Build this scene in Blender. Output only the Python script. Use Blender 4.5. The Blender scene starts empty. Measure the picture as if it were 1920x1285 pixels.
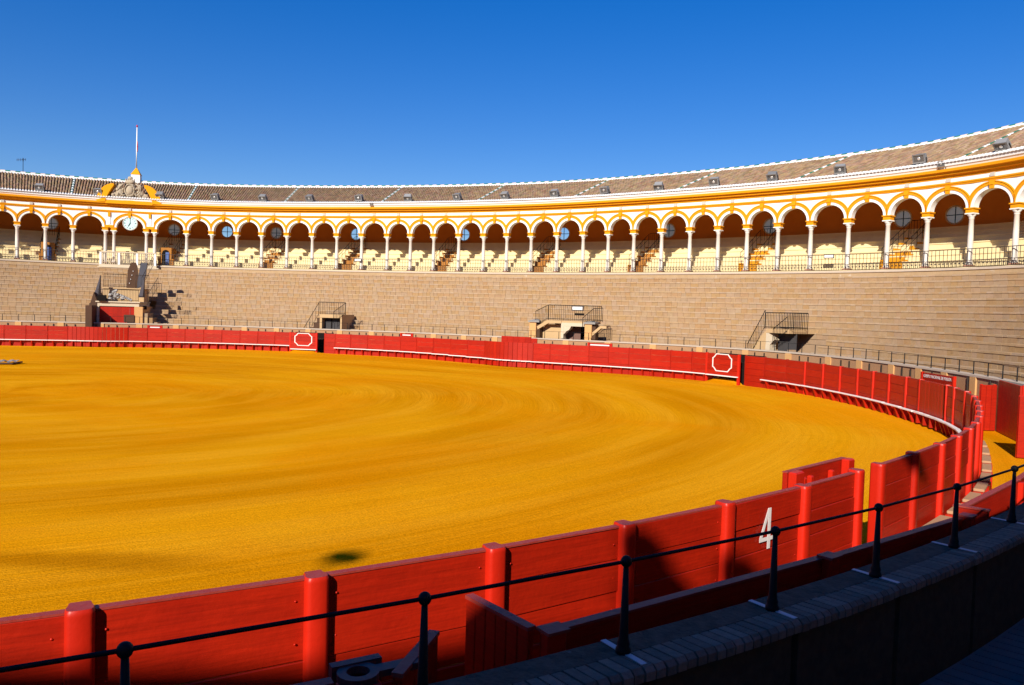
import bpy, math, random
from math import sin, cos, pi, atan2, hypot, radians, sqrt
from mathutils import Matrix, Vector
random.seed(7)
S = bpy.context.scene
COL = S.collection

# ------------------------------------------------------------------ camera, sky, sun
F_PX, PITCH, ROLL, EYE = 1464.0, 0.0412, 0.0298, 3.845
cam_d = bpy.data.cameras.new("camera")
cam = bpy.data.objects.new("camera", cam_d)
COL.objects.link(cam)
S.camera = cam
cam_d.sensor_width = 36.0
cam_d.lens = F_PX / 1920.0 * 36.0
cam_d.clip_start = 0.05
cam_d.clip_end = 5000
_f = Vector((0, cos(PITCH), -sin(PITCH)))
_u = Vector((0, sin(PITCH), cos(PITCH)))
_r = Vector((1, 0, 0))
_cr = cos(ROLL) * _r + sin(ROLL) * _u
_cu = -sin(ROLL) * _r + cos(ROLL) * _u
cam.matrix_world = Matrix(((_cr.x, _cu.x, -_f.x, 0), (_cr.y, _cu.y, -_f.y, 0), (_cr.z, _cu.z, -_f.z, EYE), (0, 0, 0, 1)))

SUN_EL, SUN_AZ = radians(29.0), radians(22.0)      # light travels towards (sin az, cos az)
W = bpy.data.worlds.new("World")
S.world = W
W.use_nodes = True
wn, wl = W.node_tree.nodes, W.node_tree.links
wn.clear()
sky = wn.new("ShaderNodeTexSky")
sky.sky_type = 'NISHITA'
sky.sun_disc = False
sky.sun_elevation = SUN_EL
sky.sun_rotation = SUN_AZ + pi
sky.altitude = 0
sky.air_density = 1.0
sky.dust_density = 0.0
sky.ozone_density = 5.0
hs = wn.new("ShaderNodeHueSaturation")
hs.inputs["Saturation"].default_value = 1.54
hs.inputs["Hue"].default_value = 0.521
hs.inputs["Value"].default_value = 1.0
bg = wn.new("ShaderNodeBackground")
bg.inputs["Strength"].default_value = 0.124
wo = wn.new("ShaderNodeOutputWorld")
gm = wn.new("ShaderNodeGamma")
gm.inputs["Gamma"].default_value = 0.76
wl.new(sky.outputs[0], gm.inputs["Color"])
wl.new(gm.outputs[0], hs.inputs["Color"])
wl.new(hs.outputs[0], bg.inputs["Color"])
wl.new(bg.outputs[0], wo.inputs["Surface"])

sd = bpy.data.lights.new("sun", 'SUN')
sd.energy = 4.6
sd.angle = radians(0.53)
sd.color = (1.0, 0.94, 0.84)
sun = bpy.data.objects.new("sun", sd)
COL.objects.link(sun)
_d = Vector((sin(SUN_AZ) * cos(SUN_EL), cos(SUN_AZ) * cos(SUN_EL), -sin(SUN_EL)))
sun.rotation_mode = 'QUATERNION'
sun.rotation_quaternion = _d.to_track_quat('-Z', 'Y')
sun.location = (-30, -60, 60)

S.render.engine = 'CYCLES'
S.view_settings.view_transform = 'Standard'
S.view_settings.look = 'None'
S.view_settings.exposure = 0.55
S.view_settings.gamma = 1.0
S.view_settings.use_curve_mapping = False

# ------------------------------------------------------------------ plan of the ring
CX, CY = -20.0, 31.0
CF = [36.1946, -5.7751, -1.2423, 5.9514, 1.8611, -0.6186, -0.3028, 0.7368, 0.53, -0.0612, 0.1774, -0.1838, 0.163, -0.0953, -0.1357, -0.0604, 0.0013, -0.1245, -0.1209, 0.0833, -0.1581]
CA = [49.4861, -6.1558, -0.6671, 5.4135, 1.2652, -0.0558, -0.7141, 0.8814, 0.8886, -0.2394, -0.008, 0.1981, 0.0344, 0.035, 0.1819, -0.149, 0.0604, -0.0337, -0.0277, -0.0427, 0.0621]
def _fo(c, t):
    s = c[0]
    for k in range(1, 11):
        s += c[2 * k - 1] * cos(k * t) + c[2 * k] * sin(k * t)
    return s
def rf0(t): return _fo(CF, t)                      # smooth plan curve of walls and stands
def rf(t): return rf0(t) - 0.43 * math.exp(-((t + 0.285) / 0.135) ** 2)   # barrier fence radius (tighter at the right bend)
def lerp(a, b, k): return a + (b - a) * k
def interp(x, pts):
    if x <= pts[0][0]: return pts[0][1]
    for (a, b), (c, d) in zip(pts, pts[1:]):
        if x <= c: return lerp(b, d, (x - a) / (c - a))
    return pts[-1][1]
NEARGAP = [(-3.2, 15.5), (-1.6, 16.4), (-1.384, 16.62), (-1.35, 16.75), (-1.318, 16.32), (-1.237, 15.85), (-1.202, 15.4), (-1.156, 15.35), (-1.12, 14.85), (-1.103, 14.55), (-0.9, 13.8), (-0.6, 13.2)]
def ra(t):                                         # arcade front radius
    t = (t + pi) % (2 * pi) - pi
    g = _fo(CA, t)
    n = rf0(t) + interp(t, NEARGAP)
    if t > 2.75: return lerp(g, rf0(t) + 15.5, min(1, (t - 2.75) / 0.35))
    if t > -0.25: return g
    if t > -0.6: return lerp(n, g, (t + 0.6) / 0.35)
    return n
def wallz(t): return interp(t, [(-0.55, 1.70), (0.25, 1.90)]) if t < 2.9 else 1.8
def footz(t): return interp(t, [(-1.2, 0.0), (-0.5, -0.05), (-0.05, -0.12), (0.1, -0.07), (0.27, -0.09), (0.42, -0.15), (0.8, -0.14), (0.95, -0.08), (1.1, 0.02), (1.3, 0.06), (1.48, 0.12), (1.75, 0.09), (2.2, 0.07), (3.0, 0.0)])
def P(t, r, z=0.0): return (CX + r * cos(t), CY + r * sin(t), z)
def PF(t, o, z=0.0): return P(t, rf(t) + o, z)
def PW(t, o, z=0.0): return P(t, rf0(t) + o, z)
def PA(t, o, z=0.0): return P(t, ra(t) + o, z)
NROW, RISE, Z0, OFF0 = 16, 0.375, 0.75, 3.55
def row_r(t, j):                                   # plan radius of the front edge of stand row j
    a = rf0(t) + OFF0
    return a + (ra(t) - 0.32 - a) * j / NROW
def frame(t, r, z=0.0, base='abs', dt=0.01):       # local x = rightwards seen from the arena, y = towards the arena, z = up
    R = {'abs': lambda q: r, 'f': lambda q: rf(q) + r, 'w': lambda q: rf0(q) + r, 'a': lambda q: ra(q) + r}[base]
    p = Vector(P(t, R(t), z))
    a, b = Vector(P(t + dt, R(t + dt))), Vector(P(t - dt, R(t - dt)))
    x = (b - a).normalized()
    y = x.cross(Vector((0, 0, 1)))
    M = Matrix(((x.x, y.x, 0, p.x), (x.y, y.y, 0, p.y), (0, 0, 1, p.z), (0, 0, 0, 1)))
    return M
def seg_frame(a, b, z=0.0):                        # frame on the chord a->b, origin midway; returns matrix and length
    a, b = Vector(a[:2]), Vector(b[:2])
    m = (a + b) / 2
    x = (b - a)
    L = x.length
    x.normalize()
    y = Vector((x.y, -x.x))
    return Matrix(((x.x, y.x, 0, m.x), (x.y, y.y, 0, m.y), (0, 0, 1, z), (0, 0, 0, 1))), L

# ------------------------------------------------------------------ mesh and object helpers
class M:
    def __init__(s): s.v, s.f, s.sm, s.mi = [], [], [], []
    def add(s, vs, fs, smooth=False, mi=0):
        o = len(s.v)
        s.v += [tuple(p) for p in vs]
        s.f += [tuple(i + o for i in f) for f in fs]
        s.sm += [smooth] * len(fs)
        s.mi += [mi] * len(fs)
        return s
    def box(s, x0, x1, y0, y1, z0, z1, mi=0, T=None):
        vs = [(x0, y0, z0), (x1, y0, z0), (x1, y1, z0), (x0, y1, z0), (x0, y0, z1), (x1, y0, z1), (x1, y1, z1), (x0, y1, z1)]
        if T is not None: vs = [tuple(T @ Vector(p)) for p in vs]
        return s.add(vs, HEX, False, mi)
    def bbox(s, x0, x1, y0, y1, z0, z1, b=0.01, mi=0, T=None):   # chamfered box
        vs = []
        for z, e in ((z0, b), (z0 + b, 0), (z1 - b, 0), (z1, b)):
            X0, X1, Y0, Y1 = x0 + e, x1 - e, y0 + e, y1 - e
            c = b if e == 0 else b * 0.6
            vs += [(X0 + c, Y0, z), (X1 - c, Y0, z), (X1, Y0 + c, z), (X1, Y1 - c, z), (X1 - c, Y1, z), (X0 + c, Y1, z), (X0, Y1 - c, z), (X0, Y0 + c, z)]
        if T is not None: vs = [tuple(T @ Vector(p)) for p in vs]
        fs = [tuple(range(7, -1, -1)), tuple(range(24, 32))]
        for k in range(3):
            for i in range(8):
                j = (i + 1) % 8
                fs.append((k * 8 + i, k * 8 + j, k * 8 + 8 + j, k * 8 + 8 + i))
        return s.add(vs, fs, False, mi)
    def hexa(s, p, mi=0):                           # 8 points: 4 bottom, 4 top
        return s.add(p, HEX, False, mi)
    def prism(s, pts, y0, y1, mi=0, T=None):        # polygon in x,z (counter-clockwise seen from +y ... any) extruded along y
        n = len(pts)
        vs = [(x, y0, z) for x, z in pts] + [(x, y1, z) for x, z in pts]
        if T is not None: vs = [tuple(T @ Vector(p)) for p in vs]
        fs = [tuple(range(n)), tuple(range(2 * n - 1, n - 1, -1))]
        fs += [(i, i + n, (i + 1) % n + n, (i + 1) % n) for i in range(n)]
        return s.add(vs, fs, False, mi)
    def tube(s, pts, r, n=6, mi=0, caps=True):      # tube through points, r number or list
        pts = [Vector(p) for p in pts]
        R = r if isinstance(r, (list, tuple)) else [r] * len(pts)
        vs, fs = [], []
        for i, p in enumerate(pts):
            d = (pts[min(i + 1, len(pts) - 1)] - pts[max(i - 1, 0)]).normalized()
            a = d.cross(Vector((0, 0, 1)))
            if a.length < 1e-3: a = Vector((1, 0, 0))
            a.normalize()
            b = d.cross(a)
            for k in range(n):
                q = 2 * pi * k / n
                vs.append(tuple(p + (a * cos(q) + b * sin(q)) * R[i]))
        for i in range(len(pts) - 1):
            for k in range(n):
                j = (k + 1) % n
                fs.append((i * n + k, i * n + j, i * n + n + j, i * n + n + k))
        s.add(vs, fs, True, mi)
        if caps:
            o = len(s.v) - len(vs)
            s.f += [tuple(o + k for k in range(n - 1, -1, -1)), tuple(o + len(vs) - n + k for k in range(n))]
            s.sm += [False, False]; s.mi += [mi, mi]
        return s
    def lathe(s, prof, n=12, cx=0, cy=0, mi=0, smooth=True):   # profile (r, z) from bottom to top
        vs, fs = [], []
        for r, z in prof:
            for k in range(n):
                q = 2 * pi * k / n
                vs.append((cx + r * cos(q), cy + r * sin(q), z))
        for i in range(len(prof) - 1):
            for k in range(n):
                j = (k + 1) % n
                fs.append((i * n + k, i * n + j, i * n + n + j, i * n + n + k))
        fs.append(tuple(range(n - 1, -1, -1)))
        fs.append(tuple(range((len(prof) - 1) * n, len(prof) * n)))
        return s.add(vs, fs, smooth, mi)
    def sweep(s, ts, prof, R, closed=True, mi=0, zf=None):     # profile of (offset, z) swept round the plan curve R(t)
        pf = prof if callable(prof) else (lambda t: prof)
        n = len(pf(ts[0]))
        vs, fs = [], []
        for t in ts:
            r = R(t); dz = zf(t) if zf else 0
            vs += [P(t, r + o, z + dz) for o, z in pf(t)]
        m = n if closed else n - 1
        for i in range(len(ts) - 1):
            for k in range(m):
                j = (k + 1) % n
                fs.append((i * n + k, i * n + j, i * n + n + j, i * n + n + k))
        if closed:
            fs += [tuple(range(n - 1, -1, -1)), tuple(range((len(ts) - 1) * n, len(ts) * n))]
        return s.add(vs, fs, False, mi)
    def blob(s, c, rad, n=8, m=6, jit=0.0, mi=0, seed=0):
        rnd = random.Random(seed)
        vs, fs = [], []
        for i in range(1, m):
            a = pi * i / m
            for k in range(n):
                q = 2 * pi * k / n
                j = 1 + rnd.uniform(-jit, jit)
                vs.append((c[0] + rad[0] * sin(a) * cos(q) * j, c[1] + rad[1] * sin(a) * sin(q) * j, c[2] + rad[2] * cos(a) * j))
        for i in range(m - 2):
            for k in range(n):
                j = (k + 1) % n
                fs.append((i * n + k, (i + 1) * n + k, (i + 1) * n + j, i * n + j))
        vs += [(c[0], c[1], c[2] + rad[2]), (c[0], c[1], c[2] - rad[2])]
        a, b = len(vs) - 2, len(vs) - 1
        for k in range(n):
            j = (k + 1) % n
            fs += [(a, k, j), (b, (m - 2) * n + j, (m - 2) * n + k)]
        return s.add(vs, fs, True, mi)
    def mesh(s, name):
        me = bpy.data.meshes.new(name)
        me.from_pydata(s.v, [], s.f)
        me.polygons.foreach_set("use_smooth", s.sm)
        if any(s.mi): me.polygons.foreach_set("material_index", s.mi)
        me.update()
        return me
HEX = [(3, 2, 1, 0), (4, 5, 6, 7), (0, 1, 5, 4), (1, 2, 6, 5), (2, 3, 7, 6), (3, 0, 4, 7)]

WM = {}                                             # world matrices by object name (for parenting)
def base_name(n): return n
def place(name, me, mat=None, parent=None, T=None, kind=None):
    o = bpy.data.objects.new(name, me)
    COL.objects.link(o)
    T = T if T is not None else Matrix.Identity(4)
    WM[o.name] = T
    if parent is not None:
        o.parent = parent
        o.matrix_basis = WM[parent.name].inverted() @ T
    else:
        o.matrix_basis = T
    if mat is not None:
        ms = mat if isinstance(mat, (list, tuple)) else [mat]
        if len(me.materials) == 0:
            for m in ms: me.materials.append(m)
    if kind: o['kind'] = kind
    return o
def obj(name, m, mat, parent=None, T=None, kind=None):
    """one mesh object; a mesh written in world coordinates (T None) is re-centred on its own base"""
    if T is None:
        xs, ys, zs = [p[0] for p in m.v], [p[1] for p in m.v], [p[2] for p in m.v]
        c = ((min(xs) + max(xs)) / 2, (min(ys) + max(ys)) / 2, min(zs))
        m.v = [(p[0] - c[0], p[1] - c[1], p[2] - c[2]) for p in m.v]
        T = Matrix.Translation(c)
    return place(name, m.mesh(name), mat, parent, T, kind)
def thing(name, label, cat, T=None, group=None):
    o = bpy.data.objects.new(name, None)
    COL.objects.link(o)
    o.empty_display_size = 0.3
    T = T if T is not None else Matrix.Identity(4)
    o.matrix_basis = T
    WM[o.name] = T
    return tag(o, label, cat, group)
def tag(o, label, cat, group=None):
    o['label'] = label; o['category'] = cat
    if group: o['group'] = group
    return o
def Tr(x, y, z=0): return Matrix.Translation((x, y, z))
def drange(a, b, n): return [a + (b - a) * i / n for i in range(n + 1)]

# ------------------------------------------------------------------ materials
MATS = {}
def mat(name, col, rough=0.7, spec=0.3, metal=0.0, noise=0.0, nscale=6.0, col2=None, bump=0.0, bscale=40.0, island=0.0, objrand=0.0, hue=0.0, stain=None, stretch=None, grain=0.0):
    m = bpy.data.materials.new(name)
    m.use_nodes = True
    nt = m.node_tree
    N, L = nt.nodes, nt.links
    b = N["Principled BSDF"]
    b.inputs["Roughness"].default_value = rough
    b.inputs["Specular IOR Level"].default_value = spec
    b.inputs["Metallic"].default_value = metal
    tc = N.new("ShaderNodeTexCoord")
    geo = N.new("ShaderNodeNewGeometry")
    pos = geo.outputs["Position"]
    if stretch:
        mp = N.new("ShaderNodeMapping"); mp.inputs["Scale"].default_value = stretch
        L.new(pos, mp.inputs["Vector"]); pos = mp.outputs[0]
    c = None
    def rgb(v):
        n = N.new("ShaderNodeRGB"); n.outputs[0].default_value = (*v, 1); return n.outputs[0]
    c = rgb(col)
    if noise and col2:
        n1 = N.new("ShaderNodeTexNoise"); n1.inputs["Scale"].default_value = nscale; n1.inputs["Detail"].default_value = 6; n1.inputs["Roughness"].default_value = 0.65
        L.new(pos, n1.inputs["Vector"])
        rp = N.new("ShaderNodeValToRGB"); rp.color_ramp.elements[0].position = 0.5 - 0.25; rp.color_ramp.elements[1].position = 0.5 + 0.22
        L.new(n1.outputs["Fac"], rp.inputs[0])
        ml = N.new("ShaderNodeMath"); ml.operation = 'MULTIPLY'; ml.inputs[1].default_value = noise
        L.new(rp.outputs[0], ml.inputs[0])
        mx = N.new("ShaderNodeMix"); mx.data_type = 'RGBA'
        L.new(ml.outputs[0], mx.inputs[0]); L.new(c, mx.inputs[6]); mx.inputs[7].default_value = (*col2, 1)
        c = mx.outputs[2]
    if island or objrand:
        oi = N.new("ShaderNodeObjectInfo")
        ad = N.new("ShaderNodeMath"); ad.operation = 'ADD'
        L.new(geo.outputs["Random Per Island"], ad.inputs[0]); L.new(oi.outputs["Random"], ad.inputs[1])
        fr = N.new("ShaderNodeMath"); fr.operation = 'FRACT'; L.new(ad.outputs[0], fr.inputs[0])
        wnz = N.new("ShaderNodeTexWhiteNoise"); wnz.noise_dimensions = '1D'; L.new(fr.outputs[0], wnz.inputs["W"])
        k = island or objrand
        mr = N.new("ShaderNodeMapRange"); mr.inputs[3].default_value = 1 - k; mr.inputs[4].default_value = 1 + k
        L.new(fr.outputs[0], mr.inputs[0])
        h = N.new("ShaderNodeHueSaturation")
        L.new(mr.outputs[0], h.inputs["Value"]); L.new(c, h.inputs["Color"])
        if hue:
            mh = N.new("ShaderNodeMapRange"); mh.inputs[3].default_value = 0.5 - hue; mh.inputs[4].default_value = 0.5 + hue
            L.new(wnz.outputs["Value"], mh.inputs[0]); L.new(mh.outputs[0], h.inputs["Hue"])
            ms = N.new("ShaderNodeMapRange"); ms.inputs[3].default_value = 0.88; ms.inputs[4].default_value = 1.10
            sp = N.new("ShaderNodeSeparateColor"); L.new(wnz.outputs["Color"], sp.inputs[0])
            L.new(sp.outputs[1], ms.inputs[0]); L.new(ms.outputs[0], h.inputs["Saturation"])
        c = h.outputs[0]
    if stain:
        n2 = N.new("ShaderNodeTexNoise"); n2.inputs["Scale"].default_value = stain[1]; n2.inputs["Detail"].default_value = 8; n2.inputs["Roughness"].default_value = 0.7
        L.new(geo.outputs["Position"], n2.inputs["Vector"])
        r2 = N.new("ShaderNodeValToRGB"); r2.color_ramp.elements[0].position = stain[2]; r2.color_ramp.elements[1].position = stain[2] + 0.14
        L.new(n2.outputs["Fac"], r2.inputs[0])
        m2 = N.new("ShaderNodeMath"); m2.operation = 'MULTIPLY'; m2.inputs[1].default_value = stain[3]; L.new(r2.outputs[0], m2.inputs[0])
        mx = N.new("ShaderNodeMix"); mx.data_type = 'RGBA'
        L.new(m2.outputs[0], mx.inputs[0]); L.new(c, mx.inputs[6]); mx.inputs[7].default_value = (*stain[0], 1)
        c = mx.outputs[2]
    if grain:
        mpg = N.new("ShaderNodeMapping"); mpg.inputs["Scale"].default_value = (1.2, 30.0, 30.0); L.new(tc.outputs["Object"], mpg.inputs["Vector"])
        ng = N.new("ShaderNodeTexNoise"); ng.inputs["Scale"].default_value = 1.6; ng.inputs["Detail"].default_value = 5; ng.inputs["Roughness"].default_value = 0.7; L.new(mpg.outputs[0], ng.inputs["Vector"])
        rg_ = N.new("ShaderNodeMapRange"); rg_.inputs[1].default_value = 0.3; rg_.inputs[2].default_value = 0.7; rg_.inputs[3].default_value = 1 - grain; rg_.inputs[4].default_value = 1 + grain * 0.4; L.new(ng.outputs["Fac"], rg_.inputs[0])
        hg = N.new("ShaderNodeHueSaturation"); L.new(rg_.outputs[0], hg.inputs["Value"]); L.new(c, hg.inputs["Color"]); c = hg.outputs[0]
        nw = N.new("ShaderNodeTexNoise"); nw.inputs["Scale"].default_value = 7.0; nw.inputs["Detail"].default_value = 9; nw.inputs["Roughness"].default_value = 0.8; L.new(mpg.outputs[0], nw.inputs["Vector"])
        rw = N.new("ShaderNodeMapRange"); rw.inputs[1].default_value = 0.70; rw.inputs[2].default_value = 0.76; rw.inputs[4].default_value = 0.55; L.new(nw.outputs["Fac"], rw.inputs[0])
        mw = N.new("ShaderNodeMix"); mw.data_type = 'RGBA'; L.new(rw.outputs[0], mw.inputs[0]); L.new(c, mw.inputs[6]); mw.inputs[7].default_value = (0.45, 0.22, 0.15, 1); c = mw.outputs[2]
    L.new(c, b.inputs["Base Color"])
    if bump:
        n3 = N.new("ShaderNodeTexNoise"); n3.inputs["Scale"].default_value = bscale; n3.inputs["Detail"].default_value = 4
        L.new(geo.outputs["Position"], n3.inputs["Vector"])
        bp = N.new("ShaderNodeBump"); bp.inputs["Strength"].default_value = bump; bp.inputs["Distance"].default_value = 0.02
        L.new(n3.outputs["Fac"], bp.inputs["Height"]); L.new(bp.outputs[0], b.inputs["Normal"])
    MATS[name] = m
    return m

RED = mat("red_paint", (0.41, 0.0145, 0.0025), 0.42, 0.28, noise=0.45, nscale=2.2, col2=(0.27, 0.006, 0.0022), bump=0.2, bscale=14, grain=0.28, objrand=0.10, stain=((0.55, 0.13, 0.07), 22, 0.66, 0.35))
RED_POST = mat("red_post_paint", (0.53, 0.016, 0.004), 0.40, 0.3, noise=0.4, nscale=4.0, col2=(0.38, 0.010, 0.003), bump=0.10, bscale=25, objrand=0.06, stain=((0.60, 0.20, 0.10), 30, 0.68, 0.4))
CAPRED = mat("worn_red_top", (0.30, 0.022, 0.013), 0.5, 0.35, noise=0.6, nscale=9, col2=(0.32, 0.07, 0.05), bump=0.15, bscale=30)
WHITEP = mat("white_paint", (0.80, 0.77, 0.72), 0.5, 0.4, noise=0.4, nscale=8, col2=(0.66, 0.60, 0.54))
PAINT4 = mat("worn_white_numeral", (0.78, 0.75, 0.70), 0.5, 0.3, noise=0.5, nscale=12, col2=(0.62, 0.52, 0.47), stain=((0.40, 0.03, 0.02), 26, 0.60, 0.8))
WOOD = mat("bare_plank_wood", (0.44, 0.26, 0.14), 0.7, 0.2, noise=0.6, nscale=14, col2=(0.34, 0.19, 0.11), bump=0.2, bscale=40)
IRON = mat("black_iron", (0.006, 0.006, 0.006), 0.6, 0.22, bump=0.15, bscale=60)
RAILIRON = mat("gallery_iron", (0.035, 0.025, 0.02), 0.6, 0.3)
OCHRE = mat("ochre_limewash", (0.74, 0.31, 0.008), 0.85, 0.1, noise=0.35, nscale=2.5, col2=(0.62, 0.23, 0.006), bump=0.08, bscale=25, stain=((0.35, 0.13, 0.03), 3.0, 0.66, 0.5))
LIME = mat("white_limewash", (0.82, 0.80, 0.76), 0.85, 0.1, noise=0.3, nscale=2.0, col2=(0.70, 0.67, 0.62), bump=0.06, bscale=20, stain=((0.45, 0.40, 0.34), 4.0, 0.70, 0.4))
GREYST = mat("grey_bracket_stone", (0.50, 0.46, 0.40), 0.8, 0.2)
MARBLE = mat("column_marble", (0.70, 0.64, 0.55), 0.5, 0.35, noise=0.5, nscale=3.0, col2=(0.54, 0.47, 0.38), objrand=0.06)
CREAM = mat("cream_seat_limewash", (0.76, 0.63, 0.36), 0.85, 0.1, noise=0.5, nscale=1.6, col2=(0.62, 0.48, 0.24), bump=0.06, bscale=15)
ALMAGRA = mat("red_ochre_wall", (0.62, 0.25, 0.055), 0.9, 0.1, noise=0.5, nscale=1.2, col2=(0.50, 0.18, 0.035))
STONE = mat("seat_stone", (0.44, 0.302, 0.178), 0.9, 0.1, noise=0.8, nscale=2.6, col2=(0.33, 0.215, 0.120), bump=0.35, bscale=25, island=0.045, hue=0.003, stain=((0.22, 0.165, 0.105), 2.4, 0.58, 0.45))
RISER = mat("seat_riser_brick", (0.37, 0.245, 0.138), 0.92, 0.1, noise=0.6, nscale=4, col2=(0.29, 0.172, 0.082), bump=0.4, bscale=30, island=0.045, hue=0.004, stain=((0.20, 0.145, 0.09), 2.0, 0.58, 0.45))
PARAPET = mat("parapet_plaster", (0.43, 0.30, 0.17), 0.9, 0.1, noise=0.7, nscale=2.2, col2=(0.34, 0.22, 0.11), stain=((0.62, 0.57, 0.50), 1.6, 0.60, 0.7))
BRICK = mat("wall_brick", (0.40, 0.22, 0.11), 0.9, 0.15, noise=0.6, nscale=10, col2=(0.27, 0.15, 0.08), bump=0.5, bscale=28, objrand=0.08, stain=((0.40, 0.36, 0.30), 12, 0.66, 0.5))
PIER = mat("pier_brick", (0.60, 0.34, 0.14), 0.9, 0.1, noise=0.5, nscale=14, col2=(0.48, 0.25, 0.09), bump=0.3, bscale=30)
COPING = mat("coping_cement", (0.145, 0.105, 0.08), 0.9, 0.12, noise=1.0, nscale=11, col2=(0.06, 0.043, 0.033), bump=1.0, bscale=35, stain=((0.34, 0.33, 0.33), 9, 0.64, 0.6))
NEARBRICK = mat("shade_dark_wall_brick", (0.095, 0.06, 0.04), 0.9, 0.08, noise=0.8, nscale=10, col2=(0.045, 0.028, 0.02), bump=0.5, bscale=28, stain=((0.16, 0.15, 0.14), 14, 0.68, 0.5))  # darker copy of the wall brick; near-side shade is put into its colour
COPBRICK = mat("coping_brick", (0.22, 0.16, 0.125), 0.85, 0.15, noise=0.8, nscale=20, col2=(0.14, 0.098, 0.075), bump=0.5, bscale=45, objrand=0.22)
COPFAR = mat("coping_stone_pale", (0.52, 0.42, 0.32), 0.85, 0.2, noise=0.5, nscale=5, col2=(0.42, 0.33, 0.24))
ZINC = mat("zinc_plate", (0.42, 0.43, 0.47), 0.45, 0.5, noise=0.4, nscale=20, col2=(0.30, 0.31, 0.34))
FLOORD = mat("walkway_tile", (0.12, 0.115, 0.125), 0.8, 0.25, noise=0.5, nscale=10, col2=(0.11, 0.10, 0.11), bump=0.3, bscale=30, objrand=0.1)
TILE = mat("roof_tile_clay", (0.355, 0.232, 0.130), 0.9, 0.1, noise=0.7, nscale=7, col2=(0.22, 0.13, 0.08), island=0.28, hue=0.02, stain=((0.36, 0.30, 0.20), 2.0, 0.6, 0.45))
TILEW = mat("roof_tile_limed", (0.80, 0.79, 0.77), 0.85, 0.1, noise=0.4, nscale=6, col2=(0.66, 0.64, 0.62))
TILEG = mat("glazed_green_tile", (0.03, 0.16, 0.085), 0.3, 0.5, objrand=0.2)
TILEP = mat("pale_ridge_tile", (0.66, 0.52, 0.45), 0.7, 0.2, objrand=0.15)
DARK = mat("dark_interior", (0.012, 0.010, 0.009), 0.95, 0.05)
DGREY = mat("dark_grey_door", (0.055, 0.050, 0.050), 0.7, 0.2, noise=0.4, nscale=6, col2=(0.04, 0.036, 0.036))
BROWN = mat("brown_leather_wood", (0.085, 0.042, 0.022), 0.7, 0.2, noise=0.5, nscale=4, col2=(0.055, 0.027, 0.015))
PLAST = mat("tan_plaster", (0.52, 0.35, 0.18), 0.9, 0.1, noise=0.5, nscale=3, col2=(0.42, 0.27, 0.13), bump=0.15, bscale=20)
PALEST = mat("pale_stone", (0.56, 0.46, 0.32), 0.85, 0.15, noise=0.5, nscale=5, col2=(0.54, 0.44, 0.31))
SLATE = mat("slate_cap", (0.26, 0.245, 0.22), 0.7, 0.25)
CARVE = mat("carved_stone", (0.50, 0.42, 0.30), 0.9, 0.1, noise=0.7, nscale=4, col2=(0.24, 0.18, 0.12), bump=0.8, bscale=8)
LAMPG = mat("floodlight_housing", (0.24, 0.235, 0.225), 0.5, 0.4, metal=0.2, objrand=0.25)
LAMPF = mat("floodlight_glass", (0.10, 0.10, 0.10), 0.12, 0.8)
LAMPR = mat("floodlight_reflector", (0.75, 0.75, 0.72), 0.25, 0.6, metal=0.6)
FACE = mat("clock_dial", (0.50, 0.70, 0.66), 0.4, 0.4)
INK = mat("clock_ink", (0.02, 0.04, 0.06), 0.5, 0.3)
FROST = mat("frosted_window_pane", (0.55, 0.46, 0.36), 0.3, 0.5, noise=0.4, nscale=3, col2=(0.42, 0.35, 0.27))
YSTAIR = mat("yellow_stair_paint", (0.62, 0.27, 0.012), 0.8, 0.15, noise=0.3, nscale=4, col2=(0.5, 0.2, 0.01))
BSTAIR = mat("brown_stair_paint", (0.36, 0.15, 0.03), 0.8, 0.15)
BLUEB = mat("blue_door_paint", (0.07, 0.12, 0.30), 0.6, 0.3)
TARP = mat("grey_mat_cloth", (0.30, 0.28, 0.27), 0.8, 0.2, noise=0.8, nscale=6, col2=(0.12, 0.10, 0.11))
MATWOOD = mat("dark_drag_wood", (0.10, 0.06, 0.045), 0.8, 0.2)
FLAGR = mat("flag_cloth", (0.45, 0.05, 0.08), 0.8, 0.1)
GROUNDM = mat("outer_paving", (0.30, 0.26, 0.21), 0.9, 0.1, noise=0.5, nscale=0.4, col2=(0.24, 0.21, 0.17))

def glass_mat():
    m = bpy.data.materials.new("window_glass"); m.use_nodes = True
    nt = m.node_tree; N, L = nt.nodes, nt.links
    N.clear()
    out = N.new("ShaderNodeOutputMaterial"); mx = N.new("ShaderNodeMixShader"); tr = N.new("ShaderNodeBsdfTransparent"); gl = N.new("ShaderNodeBsdfGlossy")
    tr.inputs[0].default_value = (0.80, 0.86, 0.92, 1); gl.inputs["Roughness"].default_value = 0.05; mx.inputs[0].default_value = 0.08
    L.new(tr.outputs[0], mx.inputs[1]); L.new(gl.outputs[0], mx.inputs[2]); L.new(mx.outputs[0], out.inputs[0])
    return m
GLASS = glass_mat()
def frost_mat():
    m = bpy.data.materials.new("frosted_pane"); m.use_nodes = True
    nt = m.node_tree; N, L = nt.nodes, nt.links
    N.clear()
    out = N.new("ShaderNodeOutputMaterial"); mx = N.new("ShaderNodeMixShader"); m2 = N.new("ShaderNodeMixShader"); tr = N.new("ShaderNodeBsdfTransparent"); tl = N.new("ShaderNodeBsdfTranslucent"); df = N.new("ShaderNodeBsdfDiffuse")
    tl.inputs[0].default_value = (1.0, 0.68, 0.40, 1); df.inputs[0].default_value = (0.62, 0.48, 0.34, 1)
    mx.inputs[0].default_value = 0.15
    L.new(tl.outputs[0], mx.inputs[1]); L.new(df.outputs[0], mx.inputs[2]); L.new(mx.outputs[0], out.inputs[0])
    return m
FROST = frost_mat()

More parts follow.
